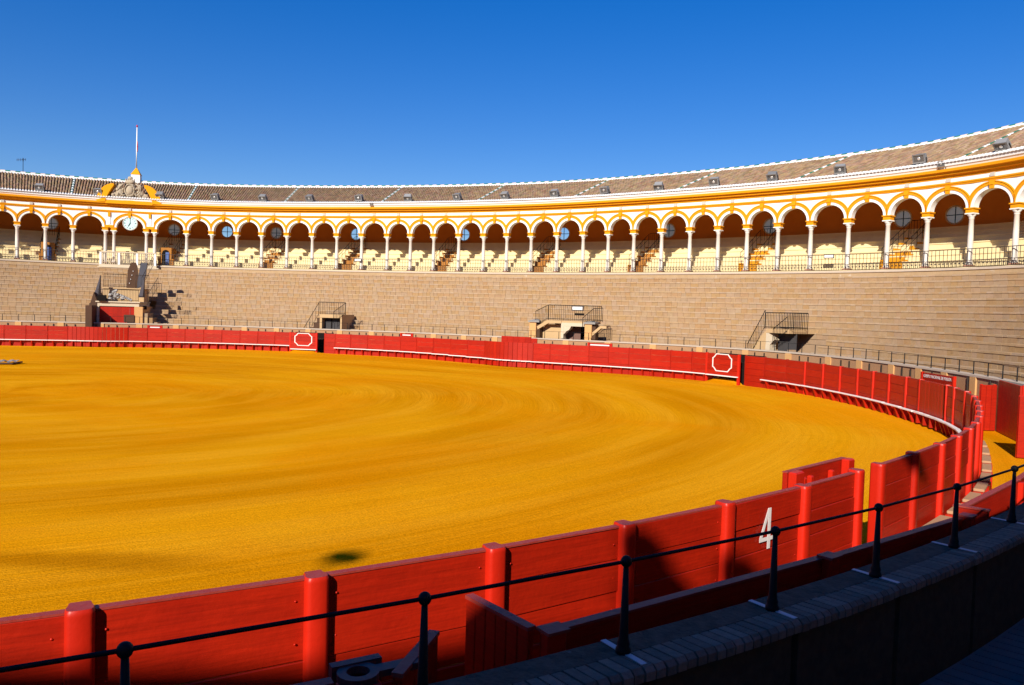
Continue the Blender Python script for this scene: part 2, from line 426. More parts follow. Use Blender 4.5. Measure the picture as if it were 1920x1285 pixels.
def sand_mat():
    m = bpy.data.materials.new("albero_sand"); m.use_nodes = True
    nt = m.node_tree; N, L = nt.nodes, nt.links
    b = N["Principled BSDF"]
    b.inputs["Roughness"].default_value = 0.95; b.inputs["Specular IOR Level"].default_value = 0.0
    uv = N.new("ShaderNodeUVMap"); uv.uv_map = "polar"
    geo = N.new("ShaderNodeNewGeometry")
    def noise(vec, sc, scale3=None, detail=5, rough=0.6, dist=0.0):
        v = vec
        if scale3:
            mp = N.new("ShaderNodeMapping"); mp.inputs["Scale"].default_value = scale3; L.new(vec, mp.inputs["Vector"]); v = mp.outputs[0]
        n = N.new("ShaderNodeTexNoise"); n.inputs["Scale"].default_value = sc; n.inputs["Detail"].default_value = detail; n.inputs["Roughness"].default_value = rough; n.inputs["Distortion"].default_value = dist
        L.new(v, n.inputs["Vector"]); return n.outputs["Fac"]
    def ramp(f, a, b_):
        r = N.new("ShaderNodeMapRange"); r.inputs[1].default_value = a; r.inputs[2].default_value = b_; r.interpolation_type = 'SMOOTHSTEP'; L.new(f, r.inputs[0]); return r.outputs[0]
    def mixc(f, c1, c2, k=1.0):
        if k != 1.0:
            q = N.new("ShaderNodeMath"); q.operation = 'MULTIPLY'; q.inputs[1].default_value = k; L.new(f, q.inputs[0]); f = q.outputs[0]
        x = N.new("ShaderNodeMix"); x.data_type = 'RGBA'; L.new(f, x.inputs[0])
        for i, c in ((6, c1), (7, c2)):
            if isinstance(c, tuple): x.inputs[i].default_value = (*c, 1)
            else: L.new(c, x.inputs[i])
        return x.outputs[2]
    broad = ramp(noise(uv.outputs[0], 1.0, (0.9, 6.0, 1), 3, 0.5, 0.1), 0.38, 0.62)     # wide moist and dry rings
    streak = ramp(noise(uv.outputs[0], 1.0, (1.6, 34.0, 1), 4, 0.6, 0.0), 0.40, 0.66)   # drag-rake streaks
    fine = ramp(noise(uv.outputs[0], 1.0, (5.0, 240.0, 1), 4, 0.7), 0.35, 0.7)          # tooth marks
    patch = ramp(noise(geo.outputs["Position"], 0.10, None, 5, 0.6, 0.6), 0.42, 0.68)
    foot = ramp(noise(geo.outputs["Position"], 0.55, None, 6, 0.7), 0.56, 0.72)
    c = mixc(broad, (0.70, 0.296, 0.004), (0.535, 0.195, 0.001))
    c = mixc(streak, c, (0.77, 0.345, 0.014), 0.42)
    c = mixc(patch, c, (0.68, 0.215, 0.001), 0.55)
    c = mixc(fine, c, (0.53, 0.19, 0.0004), 0.25)
    c = mixc(foot, c, (0.50, 0.18, 0.0004), 0.28)
    sep = N.new("ShaderNodeSeparateXYZ"); L.new(uv.outputs[0], sep.inputs[0])
    def mth(op, a, b_=None, c_=None):
        n = N.new("ShaderNodeMath"); n.operation = op
        for k, q in enumerate((a, b_, c_)):
            if q is None: continue
            if isinstance(q, (int, float)): n.inputs[k].default_value = q
            else: L.new(q, n.inputs[k])
        return n.outputs[0]
    line = mth('MULTIPLY_ADD', sep.outputs[0], 0.47, 1.236)              # soft foreground shadow band, painted into the sand colour
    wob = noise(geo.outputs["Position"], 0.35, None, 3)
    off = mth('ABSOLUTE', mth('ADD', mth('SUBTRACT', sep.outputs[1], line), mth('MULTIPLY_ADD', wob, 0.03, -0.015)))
    shade_band = mth('MULTIPLY', ramp(off, 0.026, 0.004), mth('MULTIPLY', ramp(sep.outputs[0], -0.87, -0.94), ramp(wob, 0.25, 0.55)))
    c = mixc(shade_band, c, (0.37, 0.125, 0.0004), 0.75)
    g = noise(geo.outputs["Position"], 28.0, None, 3, 0.8)
    gr = ramp(g, 0.30, 0.72)
    c2 = N.new("ShaderNodeMix"); c2.data_type = 'RGBA'; c2.blend_type = 'MULTIPLY'; c2.inputs[0].default_value = 0.34
    L.new(c, c2.inputs[6]); L.new(gr, c2.inputs[7])
    hsn = N.new("ShaderNodeHueSaturation"); hsn.inputs["Value"].default_value = 1.36; L.new(c2.outputs[2], hsn.inputs["Color"])
    L.new(hsn.outputs[0], b.inputs["Base Color"])
    hh = N.new("ShaderNodeMath"); hh.operation = 'MULTIPLY_ADD'; hh.inputs[1].default_value = 0.6; L.new(fine, hh.inputs[0]); L.new(g, hh.inputs[2])
    bp = N.new("ShaderNodeBump"); bp.inputs["Strength"].default_value = 0.55; bp.inputs["Distance"].default_value = 0.03
    L.new(hh.outputs[0], bp.inputs["Height"]); L.new(bp.outputs[0], b.inputs["Normal"])
    return m
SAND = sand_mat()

# ------------------------------------------------------------------ ground
def polar_sheet(name, rings, nt, zf, material):
    vs, fs, uvs = [], [], []
    ts = drange(-pi, pi, nt)
    for i, t in enumerate(ts):
        for (k, o) in rings:
            r = rf(t) * k + o
            vs.append(P(t, r, zf(t, k, o))); uvs.append((t, r / rf(t)))
    n = len(rings)
    for i in range(nt):
        for k in range(n - 1):
            fs.append((i * n + k, i * n + k + 1, (i + 1) * n + k + 1, (i + 1) * n + k))
    me = bpy.data.meshes.new(name)
    me.from_pydata(vs, [], fs)
    ul = me.uv_layers.new(name="polar")
    for lp in me.loops: ul.data[lp.index].uv = uvs[lp.vertex_index]
    me.polygons.foreach_set("use_smooth", [True] * len(fs))
    o = place(name, me, material)
    o['kind'] = 'structure'
    return o
MOUNDS = [(1.4383, 0.040, 0.24), (0.4421, 0.032, 0.30)]
def sand_z(t, k, o):
    z = footz(t) * k ** 4
    for tm, w, h in MOUNDS:
        d = abs(t - tm) / w
        if d < 1.6:
            s = 1 / (1 + math.exp((d - 0.86) * 18))
            q = max(0.0, 1 - (rf(t) * (1 - k)) / 1.5)
            z += h * s * q ** 1.3
    return z
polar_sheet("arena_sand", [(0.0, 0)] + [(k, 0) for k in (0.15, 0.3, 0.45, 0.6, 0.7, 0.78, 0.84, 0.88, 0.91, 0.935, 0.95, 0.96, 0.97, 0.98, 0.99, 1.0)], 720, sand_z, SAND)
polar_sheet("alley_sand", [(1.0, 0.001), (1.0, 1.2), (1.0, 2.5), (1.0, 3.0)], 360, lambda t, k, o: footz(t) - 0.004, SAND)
g = M(); g.add([P(2 * pi * i / 48, 900, -0.45) for i in range(48)], [tuple(range(48))]); obj("ground", g, GROUNDM, kind='structure')

# ------------------------------------------------------------------ stands (tendido)
VOMS = [(1.3980, 1.4700, 3.05), (0.7560, 0.9000, 3.28), (0.3950, 0.4930, 3.19), (1.8700, 1.9920, 3.5)]
def in_vom(t, r):
    for a, b, zt in VOMS:
        if a - 0.001 < t < b + 0.001 and r - rf0(t) < OFF0 + (2.6 if zt < 3.4 else 6.5): return True
    return False
stand = thing("grandstand", "tan stone and brick tiers of open seating ringing the bullring", "grandstand", Tr(*PF(0.7, 3.5)))
VIS0, VIS1 = -0.35, 2.35
blocks = []
for j in range(NROW):
    rr0 = [row_r(t, j) for t in (VIS0, VIS1)]
    t = VIS0 + random.uniform(0, 0.01)
    while t < VIS1:
        w = random.choice((0.34, 0.42, 0.42, 0.5, 0.6)) / row_r(t, j)
        blocks.append((j, t, t + w)); t += w
def near_key(b):
    p = P((b[1] + b[2]) / 2, row_r(b[1], b[0])); return hypot(p[0], p[1])
def in_frame(b):
    p = P((b[1] + b[2]) / 2, row_r(b[1], b[0])); return p[1] > 5 and -0.68 < p[0] / p[1] < 0.655
cand = sorted([b for b in blocks if in_frame(b) and not in_vom((b[1] + b[2]) / 2, row_r(b[1], b[0]) + 0.3)], key=near_key)
top300 = set(cand[:300])
def seat_geo(m, j, a, b):
    e = 0.006 / row_r(a, j)
    a += e; b -= e
    z0, z1 = Z0 + RISE * j - 0.02, Z0 + RISE * (j + 1) + random.uniform(-0.006, 0.006)
    d = random.uniform(-0.008, 0.008)
    ra0, rb0 = row_r(a, j) + d, row_r(b, j) + d
    ra1, rb1 = row_r(a, j + 1), row_r(b, j + 1)
    m.hexa([P(a, ra0 - 0.022, z1 - 0.10), P(a, ra1, z1 - 0.10), P(b, rb1, z1 - 0.10), P(b, rb0 - 0.022, z1 - 0.10), P(a, ra0 - 0.022, z1), P(a, ra1, z1), P(b, rb1, z1), P(b, rb0 - 0.022, z1)], 0)
    n = max(1, int((b - a) * ra0 / 0.3))
    for i in range(n):
        p, q = lerp(a, b, i / n) + e * 0.5, lerp(a, b, (i + 1) / n) - e * 0.5
        rp, rq = row_r(p, j) + random.uniform(0, 0.012), row_r(q, j) + random.uniform(0, 0.012)
        m.hexa([P(p, rp, z0), P(p, rp + 0.15, z0), P(q, rq + 0.15, z0), P(q, rq, z0), P(p, rp, z1 - 0.102), P(p, rp + 0.15, z1 - 0.102), P(q, rq + 0.15, z1 - 0.102), P(q, rq, z1 - 0.102)], 1)
rest = M()
for b in blocks:
    j, t0, t1 = b
    if in_vom((t0 + t1) / 2, row_r((t0 + t1) / 2, j) + 0.3): continue
    if b in top300:
        m = M(); seat_geo(m, j, t0, t1); obj("seat_block", m, [STONE, RISER], stand)
    else:
        seat_geo(rest, j, t0, t1)
obj("seat_blocks", rest, [STONE, RISER], stand, kind='stuff')
# rough core below the seats, and the plain rows out of view
core = M(); core.sweep(drange(VIS0, VIS1, 160), [(0, 0.2), (0, Z0 - 0.06)], lambda t: rf0(t) + 2.6, closed=False)
def core_sweep(m, ts, full):
    n = 2 * NROW + 1
    vs, fs = [], []
    for t in ts:
        for j in range(NROW):
            r0, r1 = row_r(t, j), row_r(t, j + 1)
            d = 0.0 if full else 0.03
            z = Z0 + RISE * (j + 1) - d
            vs += [P(t, r0 + d * 1.2, z - RISE), P(t, r0 + d * 1.2, z)]
        vs.append(P(t, row_r(t, NROW), Z0 + RISE * NROW - d))
    for i in range(len(ts) - 1):
        for k in range(n - 1): fs.append((i * n + k, i * n + k + 1, (i + 1) * n + k + 1, (i + 1) * n + k))
    m.add(vs, fs)
for a, b in ((VIS0, 0.39), (0.497, 0.752), (0.904, 1.394), (1.474, 1.866), (1.996, VIS1)):
    core_sweep(core, drange(a, b, max(4, int((b - a) * 60))), False)
obj("stand_core", core, RISER, stand)
for a, b, zt in VOMS:                                # the rows carry on above and behind each stair entrance
    m = M()
    k0 = 5 if zt < 3.4 else 10
    ts = drange(a - 0.004, b + 0.004, 12)
    vs, fs = [], []
    n = 2 * (NROW - k0) + 1
    for t in ts:
        for j in range(k0, NROW):
            z = Z0 + RISE * (j + 1) - 0.03
            zb = z - RISE if j > k0 else 0.2
            vs += [P(t, row_r(t, j) + 0.04, zb), P(t, row_r(t, j) + 0.04, z)]
        vs.append(P(t, row_r(t, NROW), Z0 + RISE * NROW - 0.03))
    for i in range(len(ts) - 1):
        for k in range(n - 1): fs.append((i * n + k, i * n + k + 1, (i + 1) * n + k + 1, (i + 1) * n + k))
    m.add(vs, fs)
    obj("stand_core", m, RISER, stand)
m = M(); core_sweep(m, drange(VIS1, 2 * pi + VIS0, 110), True); obj("tier_rows", m, STONE, stand)
m = M(); m.sweep(drange(-pi, pi, 300), [(2.70, Z0 - 0.10), (3.60, Z0 - 0.10), (3.60, Z0 - 0.02), (2.70, Z0 - 0.02)], rf0, closed=True); obj("walkway", m, FLOORD, stand)
# ribbed tiles of the walkway in the lower right corner
for i in range(40):
    t = -0.86 + i * 0.0049
    m = M(); m.hexa([PF(t, 2.74, Z0 - 0.02), PF(t, 3.45, Z0 - 0.02), PF(t + 0.0043, 3.45, Z0 - 0.02), PF(t + 0.0043, 2.74, Z0 - 0.02), PF(t, 2.74, Z0), PF(t, 3.45, Z0), PF(t + 0.0043, 3.45, Z0), PF(t + 0.0043, 2.74, Z0)])
    obj("paving_strip", m, FLOORD, stand)
ZP = Z0 + RISE * NROW                                # 6.75
m = M(); m.sweep(drange(VIS0, VIS1, 200), [(-0.40, ZP - 0.1), (-0.40, 7.02), (-0.1, 7.02), (-0.1, ZP - 0.1)], ra); obj("parapet", m, PARAPET, stand)
m = M(); m.sweep(drange(VIS0, VIS1, 200), [(-0.47, 7.022), (-0.47, 7.15), (0.1, 7.15), (0.1, 7.022)], ra); obj("parapet_coping", m, COPFAR, stand)

# ------------------------------------------------------------------ arcade gallery
COLS = [2.1313, 2.0854, 2.0388, None, None, 1.8293, 1.7785, 1.726, 1.6722, 1.6162, 1.5588, 1.5023, 1.4446, 1.3849, 1.3308, 1.2769, 1.219, 1.1622, 1.1095, 1.0548, 0.9977, 0.9409, 0.8877, 0.8351, 0.7802, 0.727, 0.6765, 0.6278, 0.5784, 0.5289, 0.4752, 0.4221, 0.3713, 0.3168, 0.2626]
PAIRL, PAIRR = (1.9825, 1.967), (1.9073, 1.8916)
gal = thing("arcade_gallery", "white and ochre arcaded gallery with tiled roof above the stands", "building", Tr(*PA(0.9, 0.0, 7.0)))
ZC, ZS = 7.31, 10.68                                 # column foot, arch springing
shaft = M()
shaft.lathe([(0.21, 0.0), (0.21, 0.10), (0.17, 0.12), (0.19, 0.17), (0.155, 0.22), (0.16, 0.9), (0.155, 1.7), (0.13, 2.72), (0.15, 2.74), (0.15, 2.79)], 14)
shaft_me = shaft.mesh("column"); shaft_me.materials.append(MARBLE)
capm = M(); capm.lathe([(0.14, 2.79), (0.16, 2.86), (0.24, 2.95), (0.25, 3.0)], 14); capm.box(-0.27, 0.27, -0.27, 0.27, 3.0, 3.06)
cap_me = capm.mesh("capital"); cap_me.materials.append(LIME)
imp = M(); imp.box(-0.24, 0.24, -0.24, 0.24, 3.06, 3.30); imp.box(-0.30, 0.30, -0.30, 0.30, 3.30, 3.37)
imp_me = imp.mesh("impost"); imp_me.materials.append(OCHRE)
ped = M(); ped.box(-0.24, 0.24, -0.24, 0.24, -0.16, -0.002); ped_me = ped.mesh("column_foot"); ped_me.materials.append(mat("foot_stone", (0.36, 0.17, 0.11), 0.8, 0.2))
def column(t):
    T = frame(t, 0.0, ZC, 'a')
    c = place("column", shaft_me, None, gal, T)
    place("capital", cap_me, None, c, T)
    place("impost", imp_me, None, c, T)
    place("column_foot", ped_me, None, c, T)
for t in COLS:
    if t is not None: column(t)
for t in PAIRL + PAIRR: column(t)
COLX = [0.210, 0.158, 0.106, 0.054]                  # bays just beyond the right edge of the picture
COLL = [2.177, 2.223]
for t in COLX + COLL: column(t)
GT = 0.46                                            # wall thickness
def arch_bay(tl, tr_, hl=None, hr=None):
    """one bay between the column axes tl and tr (left to right): spandrel wall, ochre moulding, keystone"""
    T, L = seg_frame(PA(tl, 0), PA(tr_, 0), ZS)
    h = L / 2
    a = h - 0.245
    b = min(a, 0.985)
    top = 1.42
    n = 20
    m = M()
    el = [(a * cos(pi - pi * i / n), b * sin(pi * i / n)) for i in range(n + 1)]
    ou = [(-h, 0.0)] + [(-h + 2 * h * i / n, top) for i in range(n + 1)] + [(h, 0.0)]
    for y in (GT / 2, -GT / 2):
        vs = [(x, y, z) for x, z in el] + [(-h + 2 * h * i / n, y, top) for i in range(n + 1)] + [(-h, y, 0), (h, y, 0)]
        k = n + 1
        fs = [(i, i + 1, k + i + 1, k + i) for i in range(n)] + [(2 * k, 0, k), (n, 2 * k + 1, 2 * k - 1)]
        if y < 0: fs = [tuple(reversed(f)) for f in fs]
        m.add(vs, fs)
    vs = [(x, GT / 2, z) for x, z in el] + [(x, -GT / 2, z) for x, z in el]
    m.add(vs, [(i, i + n + 1, i + n + 2, i + 1) for i in range(n)], True)
    m.add([(-h, GT / 2, 0), (-a, GT / 2, 0), (-a, -GT / 2, 0), (-h, -GT / 2, 0), (a, GT / 2, 0), (h, GT / 2, 0), (h, -GT / 2, 0), (a, -GT / 2, 0)], [(0, 1, 2, 3), (4, 5, 6, 7)])
    A = obj("arch", m, LIME, gal, T)
    # ochre moulding
    m = M()
    for (d0, d1, y0, y1) in ((0.19, 0.345, 0.0, 0.045), (0.345, 0.41, 0.0, 0.085)):
        vs, fs, cnt = [], [], 0
        N2 = 28
        ok = []
        for i in range(N2 + 1):
            q = pi - pi * i / N2
            xi, zi = (a + d0) * cos(q), (b + d0) * sin(q)
            xo, zo = (a + d1) * cos(q), (b + d1) * sin(q)
            lim = h - 0.002
            xi = max(-lim, min(lim, xi)); xo = max(-lim, min(lim, xo))
            vs += [(xi, GT / 2 + y0, zi), (xi, GT / 2 + y1, zi), (xo, GT / 2 + y1, zo), (xo, GT / 2 + y0, zo)]
        for i in range(N2):
            for k in range(4):
                j = (k + 1) % 4
                fs.append((i * 4 + k, i * 4 + j, i * 4 + 4 + j, i * 4 + 4 + k))
        m.add(vs, fs)
    obj("archivolt", m, OCHRE, A, T)
    m = M(); m.prism([(-0.10, b - 0.04), (0.10, b - 0.04), (0.16, top - 0.01), (-0.16, top - 0.01)], GT / 2 - 0.02, GT / 2 + 0.13)
    m.box(-0.13, 0.13, GT / 2 - 0.02, GT / 2 + 0.17, b + 0.17, b + 0.30)
    obj("keystone", m, OCHRE, A, T)
    m = M(); m.box(-0.13, 0.13, GT / 2 + 0.0, GT / 2 + 0.10, 1.642, 1.866); obj("frieze_bracket", m, GREYST, A, T)
    return T, L
seq = [2.223, 2.177] + [t for t in COLS[:3]] + ['L', 'R'] + [t for t in COLS[5:]] + COLX
bays = []
for a, b in zip(seq, seq[1:]):
    tl = (PAIRL[1]) if a == 'L' else PAIRR[1] if a == 'R' else a
    tr_ = PAIRL[0] if b == 'L' else PAIRR[0] if b == 'R' else b
    arch_bay(tl, tr_); bays.append((tl, tr_))
for pr in (PAIRL, PAIRR):                            # blind spandrel and ochre band over each pair of columns
    T, L = seg_frame(PA(pr[0], 0), PA(pr[1], 0), ZS)
    m = M(); m.box(-L / 2, L / 2, -GT / 2, GT / 2, 0, 1.42); m.box(-0.10, 0.10, GT / 2, GT / 2 + 0.06, 0.30, 1.1); obj("pier_spandrel", m, LIME, gal, T)
    m = M(); m.box(-L / 2 - 0.03, L / 2 + 0.03, GT / 2, GT / 2 + 0.07, -0.03, 0.20); obj("pier_band", m, OCHRE, gal, T)
    m = M(); m.box(-0.11, 0.11, GT / 2 + 0.062, GT / 2 + 0.13, 1.0, 1.42); obj("pier_bracket", m, OCHRE, gal, T)
GA, GB = 0.054, 2.223
gts = drange(GA, GB, 150)
h2 = GT / 2
def ring(name, prof, m_, ts=gts): 
    q = M(); q.sweep(ts, prof, ra); return obj(name, q, m_, gal)
ring("string_course", [(h2, 12.10), (-h2 - 0.06, 12.10), (-h2 - 0.08, 12.16), (-h2 - 0.13, 12.22), (-h2 - 0.13, 12.30), (h2, 12.30)], OCHRE)
ring("frieze", [(h2, 12.302), (-h2, 12.302), (-h2, 12.56), (h2, 12.56)], LIME)
ring("cornice", [(h2, 12.562), (-h2 - 0.03, 12.562), (-h2 - 0.05, 12.72), (-h2 - 0.26, 12.76), (-h2 - 0.28, 12.88), (-h2 - 0.46, 12.92), (-h2 - 0.48, 13.06), (-h2 - 0.40, 13.10), (h2, 13.10)], OCHRE)
ring("eaves_course", [(h2, 13.102), (-h2 - 0.38, 13.102), (-h2 - 0.42, 13.18), (-h2 - 0.50, 13.24), (-h2 - 0.54, 13.40), (h2, 13.44)], LIME)
# roof: battens, tiles, eave row, ridge
DR, ZE, ZR = 5.6, 13.40, 15.90
def zr(t): return ZR + interp(t, [(0.05, 0.75), (0.26, 0.62), (0.45, 0.20), (0.7, 0.0), (1.6, 0.0), (2.1, -0.06)])
OE = -0.80
def roof_z(o, t): return ZE + (zr(t) - ZE) * (o - OE) / (DR - OE)
ring("roof_deck", lambda t: [(OE + 0.20, ZE + 0.05), (DR, zr(t) - 0.03), (DR + 3.0, ZR - 1.2), (DR + 3.0, ZR - 1.3), (DR, zr(t) - 0.16), (OE + 0.22, ZE + 0.02)], mat("tile_bed", (0.12, 0.075, 0.05), 0.95, 0.05))
ring("eave_mortar", [(OE - 0.02, ZE + 0.005), (OE - 0.02, ZE + 0.06), (OE + 0.28, ZE + 0.15), (OE + 0.28, ZE + 0.03)], TILEW)
tiles, wh, gr_, gw = M(), M(), M(), M()
NT = 13
pitch = 0.235
ts_r = []
t = GA
while t < GB:
    ts_r.append(t); t += pitch / (ra(t) + 1.0)
GREENR = [2.0432, 1.8268, 1.6223, 1.3952, 1.1733, 0.9545, 0.746, 0.5449, 0.3282, 0.12]
gidx = {min(range(len(ts_r)), key=lambda i: abs(ts_r[i] - g_)) for g_ in GREENR}
def half_tile(m, t, o0, o1, w, mi=0, lift=0.0):
    r0, r1 = ra(t) + o0, ra(t) + o1
    z0, z1 = roof_z(o0, t) + lift + 0.02, roof_z(o1, t) + lift
    vs = []
    for r, z, s in ((r0, z0, 1.06), (r1, z1, 0.92)):
        for k in range(5):
            q = pi * k / 4
            vs.append(P(t + w * s * cos(q) / r, r, z + w * s * 0.95 * sin(q)))
    fs = [(k, k + 1, k + 6, k + 5) for k in range(4)] + [(4, 3, 2, 1, 0)]
    m.add(vs, fs, False, mi)
for i, t in enumerate(ts_r):
    for k in range(NT):
        o0 = lerp(OE + 0.24, DR - 0.15, k / NT); o1 = lerp(OE + 0.24, DR - 0.15, (k + 1) / NT) + 0.03
        jt = t + random.uniform(-0.012, 0.012) / ra(t)
        if i in gidx: half_tile(gr_ if k % 2 else gw, t, o0, o1, 0.095, 0, 0.03)
        else: half_tile(tiles, jt, o0, o1, 0.083, 0, 0.02 + random.uniform(0, 0.012))
    half_tile(wh, t, OE - 0.08, OE + 0.30, 0.092, 0, 0.05)
obj("roof_tiles", tiles, TILE, gal, kind='stuff')
obj("eave_tile_row", wh, TILEW, gal, kind='stuff')
obj("green_tile_ribs", gr_, TILEG, gal, kind='stuff')
obj("white_tile_ribs", gw, TILEW, gal, kind='stuff')
ring("ridge_mortar", lambda t: [(DR - 0.22, zr(t) - 0.10), (DR - 0.20, zr(t) + 0.10), (DR + 0.2, zr(t) + 0.10), (DR + 0.2, zr(t) - 0.10)], TILEW)
rg, rp = M(), M()
t = GA; i = 0
while t < GB:
    w = 0.42 / (ra(t) + DR)
    f0 = M()
    for a, b, s in ((t, t + w, 1.0),):
        vs = []
        for q_, s_ in ((a, 1.05), (b, 0.92)):
            for k in range(5):
                an = pi * k / 4
                vs.append(P(q_, ra(q_) + DR - 0.12 * s_ * cos(an), zr(q_) + 0.10 + 0.13 * s_ * sin(an)))
        (rg if i % 2 else rp).add(vs, [(k, k + 1, k + 6, k + 5) for k in range(4)] + [(0, 1, 2, 3, 4)])
    t += w; i += 1
obj("green_ridge_tiles", rg, TILEG, gal, kind='stuff')
obj("pale_ridge_tiles", rp, TILEP, gal, kind='stuff')
# inside: floor, tiers, back wall, ceiling
NTI, TRI, TTR = 7, 0.43, 0.76
TI0 = 0.62
ring("gallery_floor", [(-0.3, 7.152), (-0.3, 7.22), (TI0 + 0.3, 7.22), (TI0 + 0.3, 7.152)], CREAM)
for k in range(NTI):
    z1 = 7.30 + TRI * (k + 1)
    o0 = TI0 + TTR * k
    q = M(); q.sweep(gts, [(o0, 7.222 if k == 0 else z1 - TRI + 0.001), (o0, z1 - 0.07), (o0 - 0.045, z1 - 0.07), (o0 - 0.045, z1), (o0 + TTR - 0.002, z1), (o0 + TTR - 0.002, 7.2)], ra); obj("gallery_tier", q, CREAM, gal)
OB = TI0 + TTR * NTI + 0.62
ring("back_landing", [(TI0 + TTR * NTI, 7.30 + TRI * NTI - 0.2), (TI0 + TTR * NTI, 7.30 + TRI * NTI), (OB + 0.3, 7.30 + TRI * NTI), (OB + 0.3, 7.30 + TRI * NTI - 0.2)], CREAM)
ring("ceiling", [(h2 - 0.05, 12.60), (OB + 0.2, 13.2), (OB + 0.2, 13.3), (h2 - 0.05, 12.70)], ALMAGRA)
OCUL = [(2.0792, 0), (1.87, 0), (1.7696, 1), (1.6706, 0), (1.5015, 1), (1.2667, 1), (1.0562, 1), (0.849, 0), (0.6739, 0), (0.4883, 0), (0.4255, 0), (0.19, 0)]
OZ = 11.25
def back_wall():
    m = M()
    zl, zh = 7.30 + TRI * NTI - 0.05, 13.25
    wd = 0.018
    edges = sorted([(t - wd, t + wd, t) for t, _ in OCUL])
    cur = GA
    spans = []
    for a, b, t in edges:
        spans.append((cur, a, None)); spans.append((a, b, t)); cur = b
    spans.append((cur, GB, None))
    for a, b, tc in spans:
        if tc is None:
            for o in (OB, OB + 0.25):
                ts = drange(a, b, max(1, int((b - a) * 40)))
                m.sweep(ts, [(o, zl), (o, zh)], ra, closed=False)
        else:
            T, L = seg_frame(PA(b, OB), PA(a, OB), OZ)
            R = 0.62
            hx = L / 2
            sq = []
            n = 24
            for i in range(n):
                q = 2 * pi * i / n
                cx, cz = cos(q), sin(q)
                s = min(hx / abs(cx) if abs(cx) > 1e-6 else 1e9, ((zh - OZ) if cz > 0 else (OZ - zl)) / abs(cz) if abs(cz) > 1e-6 else 1e9)
                sq.append((cx * s, cz * s))
            corners = {3: (hx, zh - OZ)}
            for y in (0.0, -0.25):
                vs = [T @ Vector((R * cos(2 * pi * i / n), y, R * sin(2 * pi * i / n))) for i in range(n)] + [T @ Vector((x, y, z)) for x, z in sq]
                m.add(vs, [(i, (i + 1) % n, n + (i + 1) % n, n + i) for i in range(n)])
                for sx, sz in ((hx, zh - OZ), (-hx, zh - OZ), (-hx, zl - OZ), (hx, zl - OZ)):
                    near = sorted(range(n), key=lambda i: hypot(sq[i][0] - sx, sq[i][1] - sz))[:2]
                    m.add([T @ Vector((sx, y, sz)), T @ Vector((sq[near[0]][0], y, sq[near[0]][1])), T @ Vector((sq[near[1]][0], y, sq[near[1]][1]))], [(0, 1, 2)])
            vs = [T @ Vector((R * cos(2 * pi * i / n), y, R * sin(2 * pi * i / n))) for y in (0, -0.25) for i in range(n)]
            m.add(vs, [(i, (i + 1) % n, n + (i + 1) % n, n + i) for i in range(n)])
    return m
obj("back_wall", back_wall(), ALMAGRA, gal)
for t, clear in OCUL:
    T = frame(t, OB, OZ, 'a')
    w = M()
    n = 24
    for rr, rr2, y0, y1 in ((0.56, 0.66, 0.0, 0.03),):
        vs = []
        for r_, y in ((rr, 0.0), (rr, y1), (rr2, y1), (rr2, 0.0)):
            vs += [(r_ * cos(2 * pi * i / n), y, r_ * sin(2 * pi * i / n)) for i in range(n)]
        fs = []
        for k in range(4):
            for i in range(n):
                j = (i + 1) % n; k2 = (k + 1) % 4
                fs.append((k * n + i, k * n + j, k2 * n + j, k2 * n + i))
        w.add(vs, fs)
    wo_ = obj("round_window", w, PALEST, gal, T)
    p = M(); p.add([(0.615 * cos(2 * pi * i / n), -0.1, 0.615 * sin(2 * pi * i / n)) for i in range(n)], [tuple(range(n))])
    obj("pane", p, GLASS if clear else FROST, wo_, T)
    p = M(); p.box(-0.025, 0.025, -0.09, -0.05, -0.6, 0.6); p.box(-0.6, -0.027, -0.09, -0.05, -0.025, 0.025); p.box(0.027, 0.6, -0.09, -0.05, -0.025, 0.025)
    obj("glazing_bar", p, IRON, wo_, T)

# gallery out of view: plain wall and roof carried round the rest of the ring (it shades the near side)
nts = drange(GB, 2 * pi + GA, 140)
m = M(); m.sweep(nts, [(0.3, 6.6), (-0.3, 6.6), (-0.3, 12.56), (0.3, 12.56)], ra)
obj("rear_wall", m, LIME, gal)
m = M(); m.sweep(nts, [(0.3, 12.562), (-0.4, 12.562), (-0.7, 13.10), (OE, 13.36), (OE, 13.45), (DR, ZR), (DR + 3, ZR - 1.2), (DR + 3, ZR - 1.4)], ra)
obj("rear_roof", m, TILE, gal)

# gallery railing
railing = thing("gallery_railing", "dark iron railing along the front edge of the arcaded gallery", "railing", Tr(*PA(0.9, -0.25, 7.15)))
def rail_panel(tl, tr_, o=-0.30):
    T, L = seg_frame(PA(tl, o), PA(tr_, o), 7.152)
    h = L / 2
    m = M()
    m.box(-h, h, -0.02, 0.02, 1.08, 1.12); m.box(-h, h, -0.015, 0.015, 0.42, 0.45); m.box(-h, h, -0.015, 0.015, 0.05, 0.08)
    n = max(4, int(L / 0.235))
    for i in range(n):
        x = -h + L * (i + 0.5) / n
        m.box(x - 0.012, x + 0.012, -0.01, 0.01, 0.452, 1.078)
        m.box(x - 0.012, x + 0.012, -0.01, 0.01, 0.082, 0.418)
        x2 = x + L / n / 2
        if i < n - 1: m.box(x2 - 0.012, x2 + 0.012, -0.01, 0.01, 0.082, 0.418)
        m.box(x - 0.05, x + 0.05, -0.008, 0.008, 0.22, 0.30)
    obj("rail_panel", m, RAILIRON, railing, T)
for tl, tr_ in bays:
    if not (tl < 2.04 and tl > 1.84 and tr_ > 1.80 and False): rail_panel(tl, tr_)
SIGNS = []
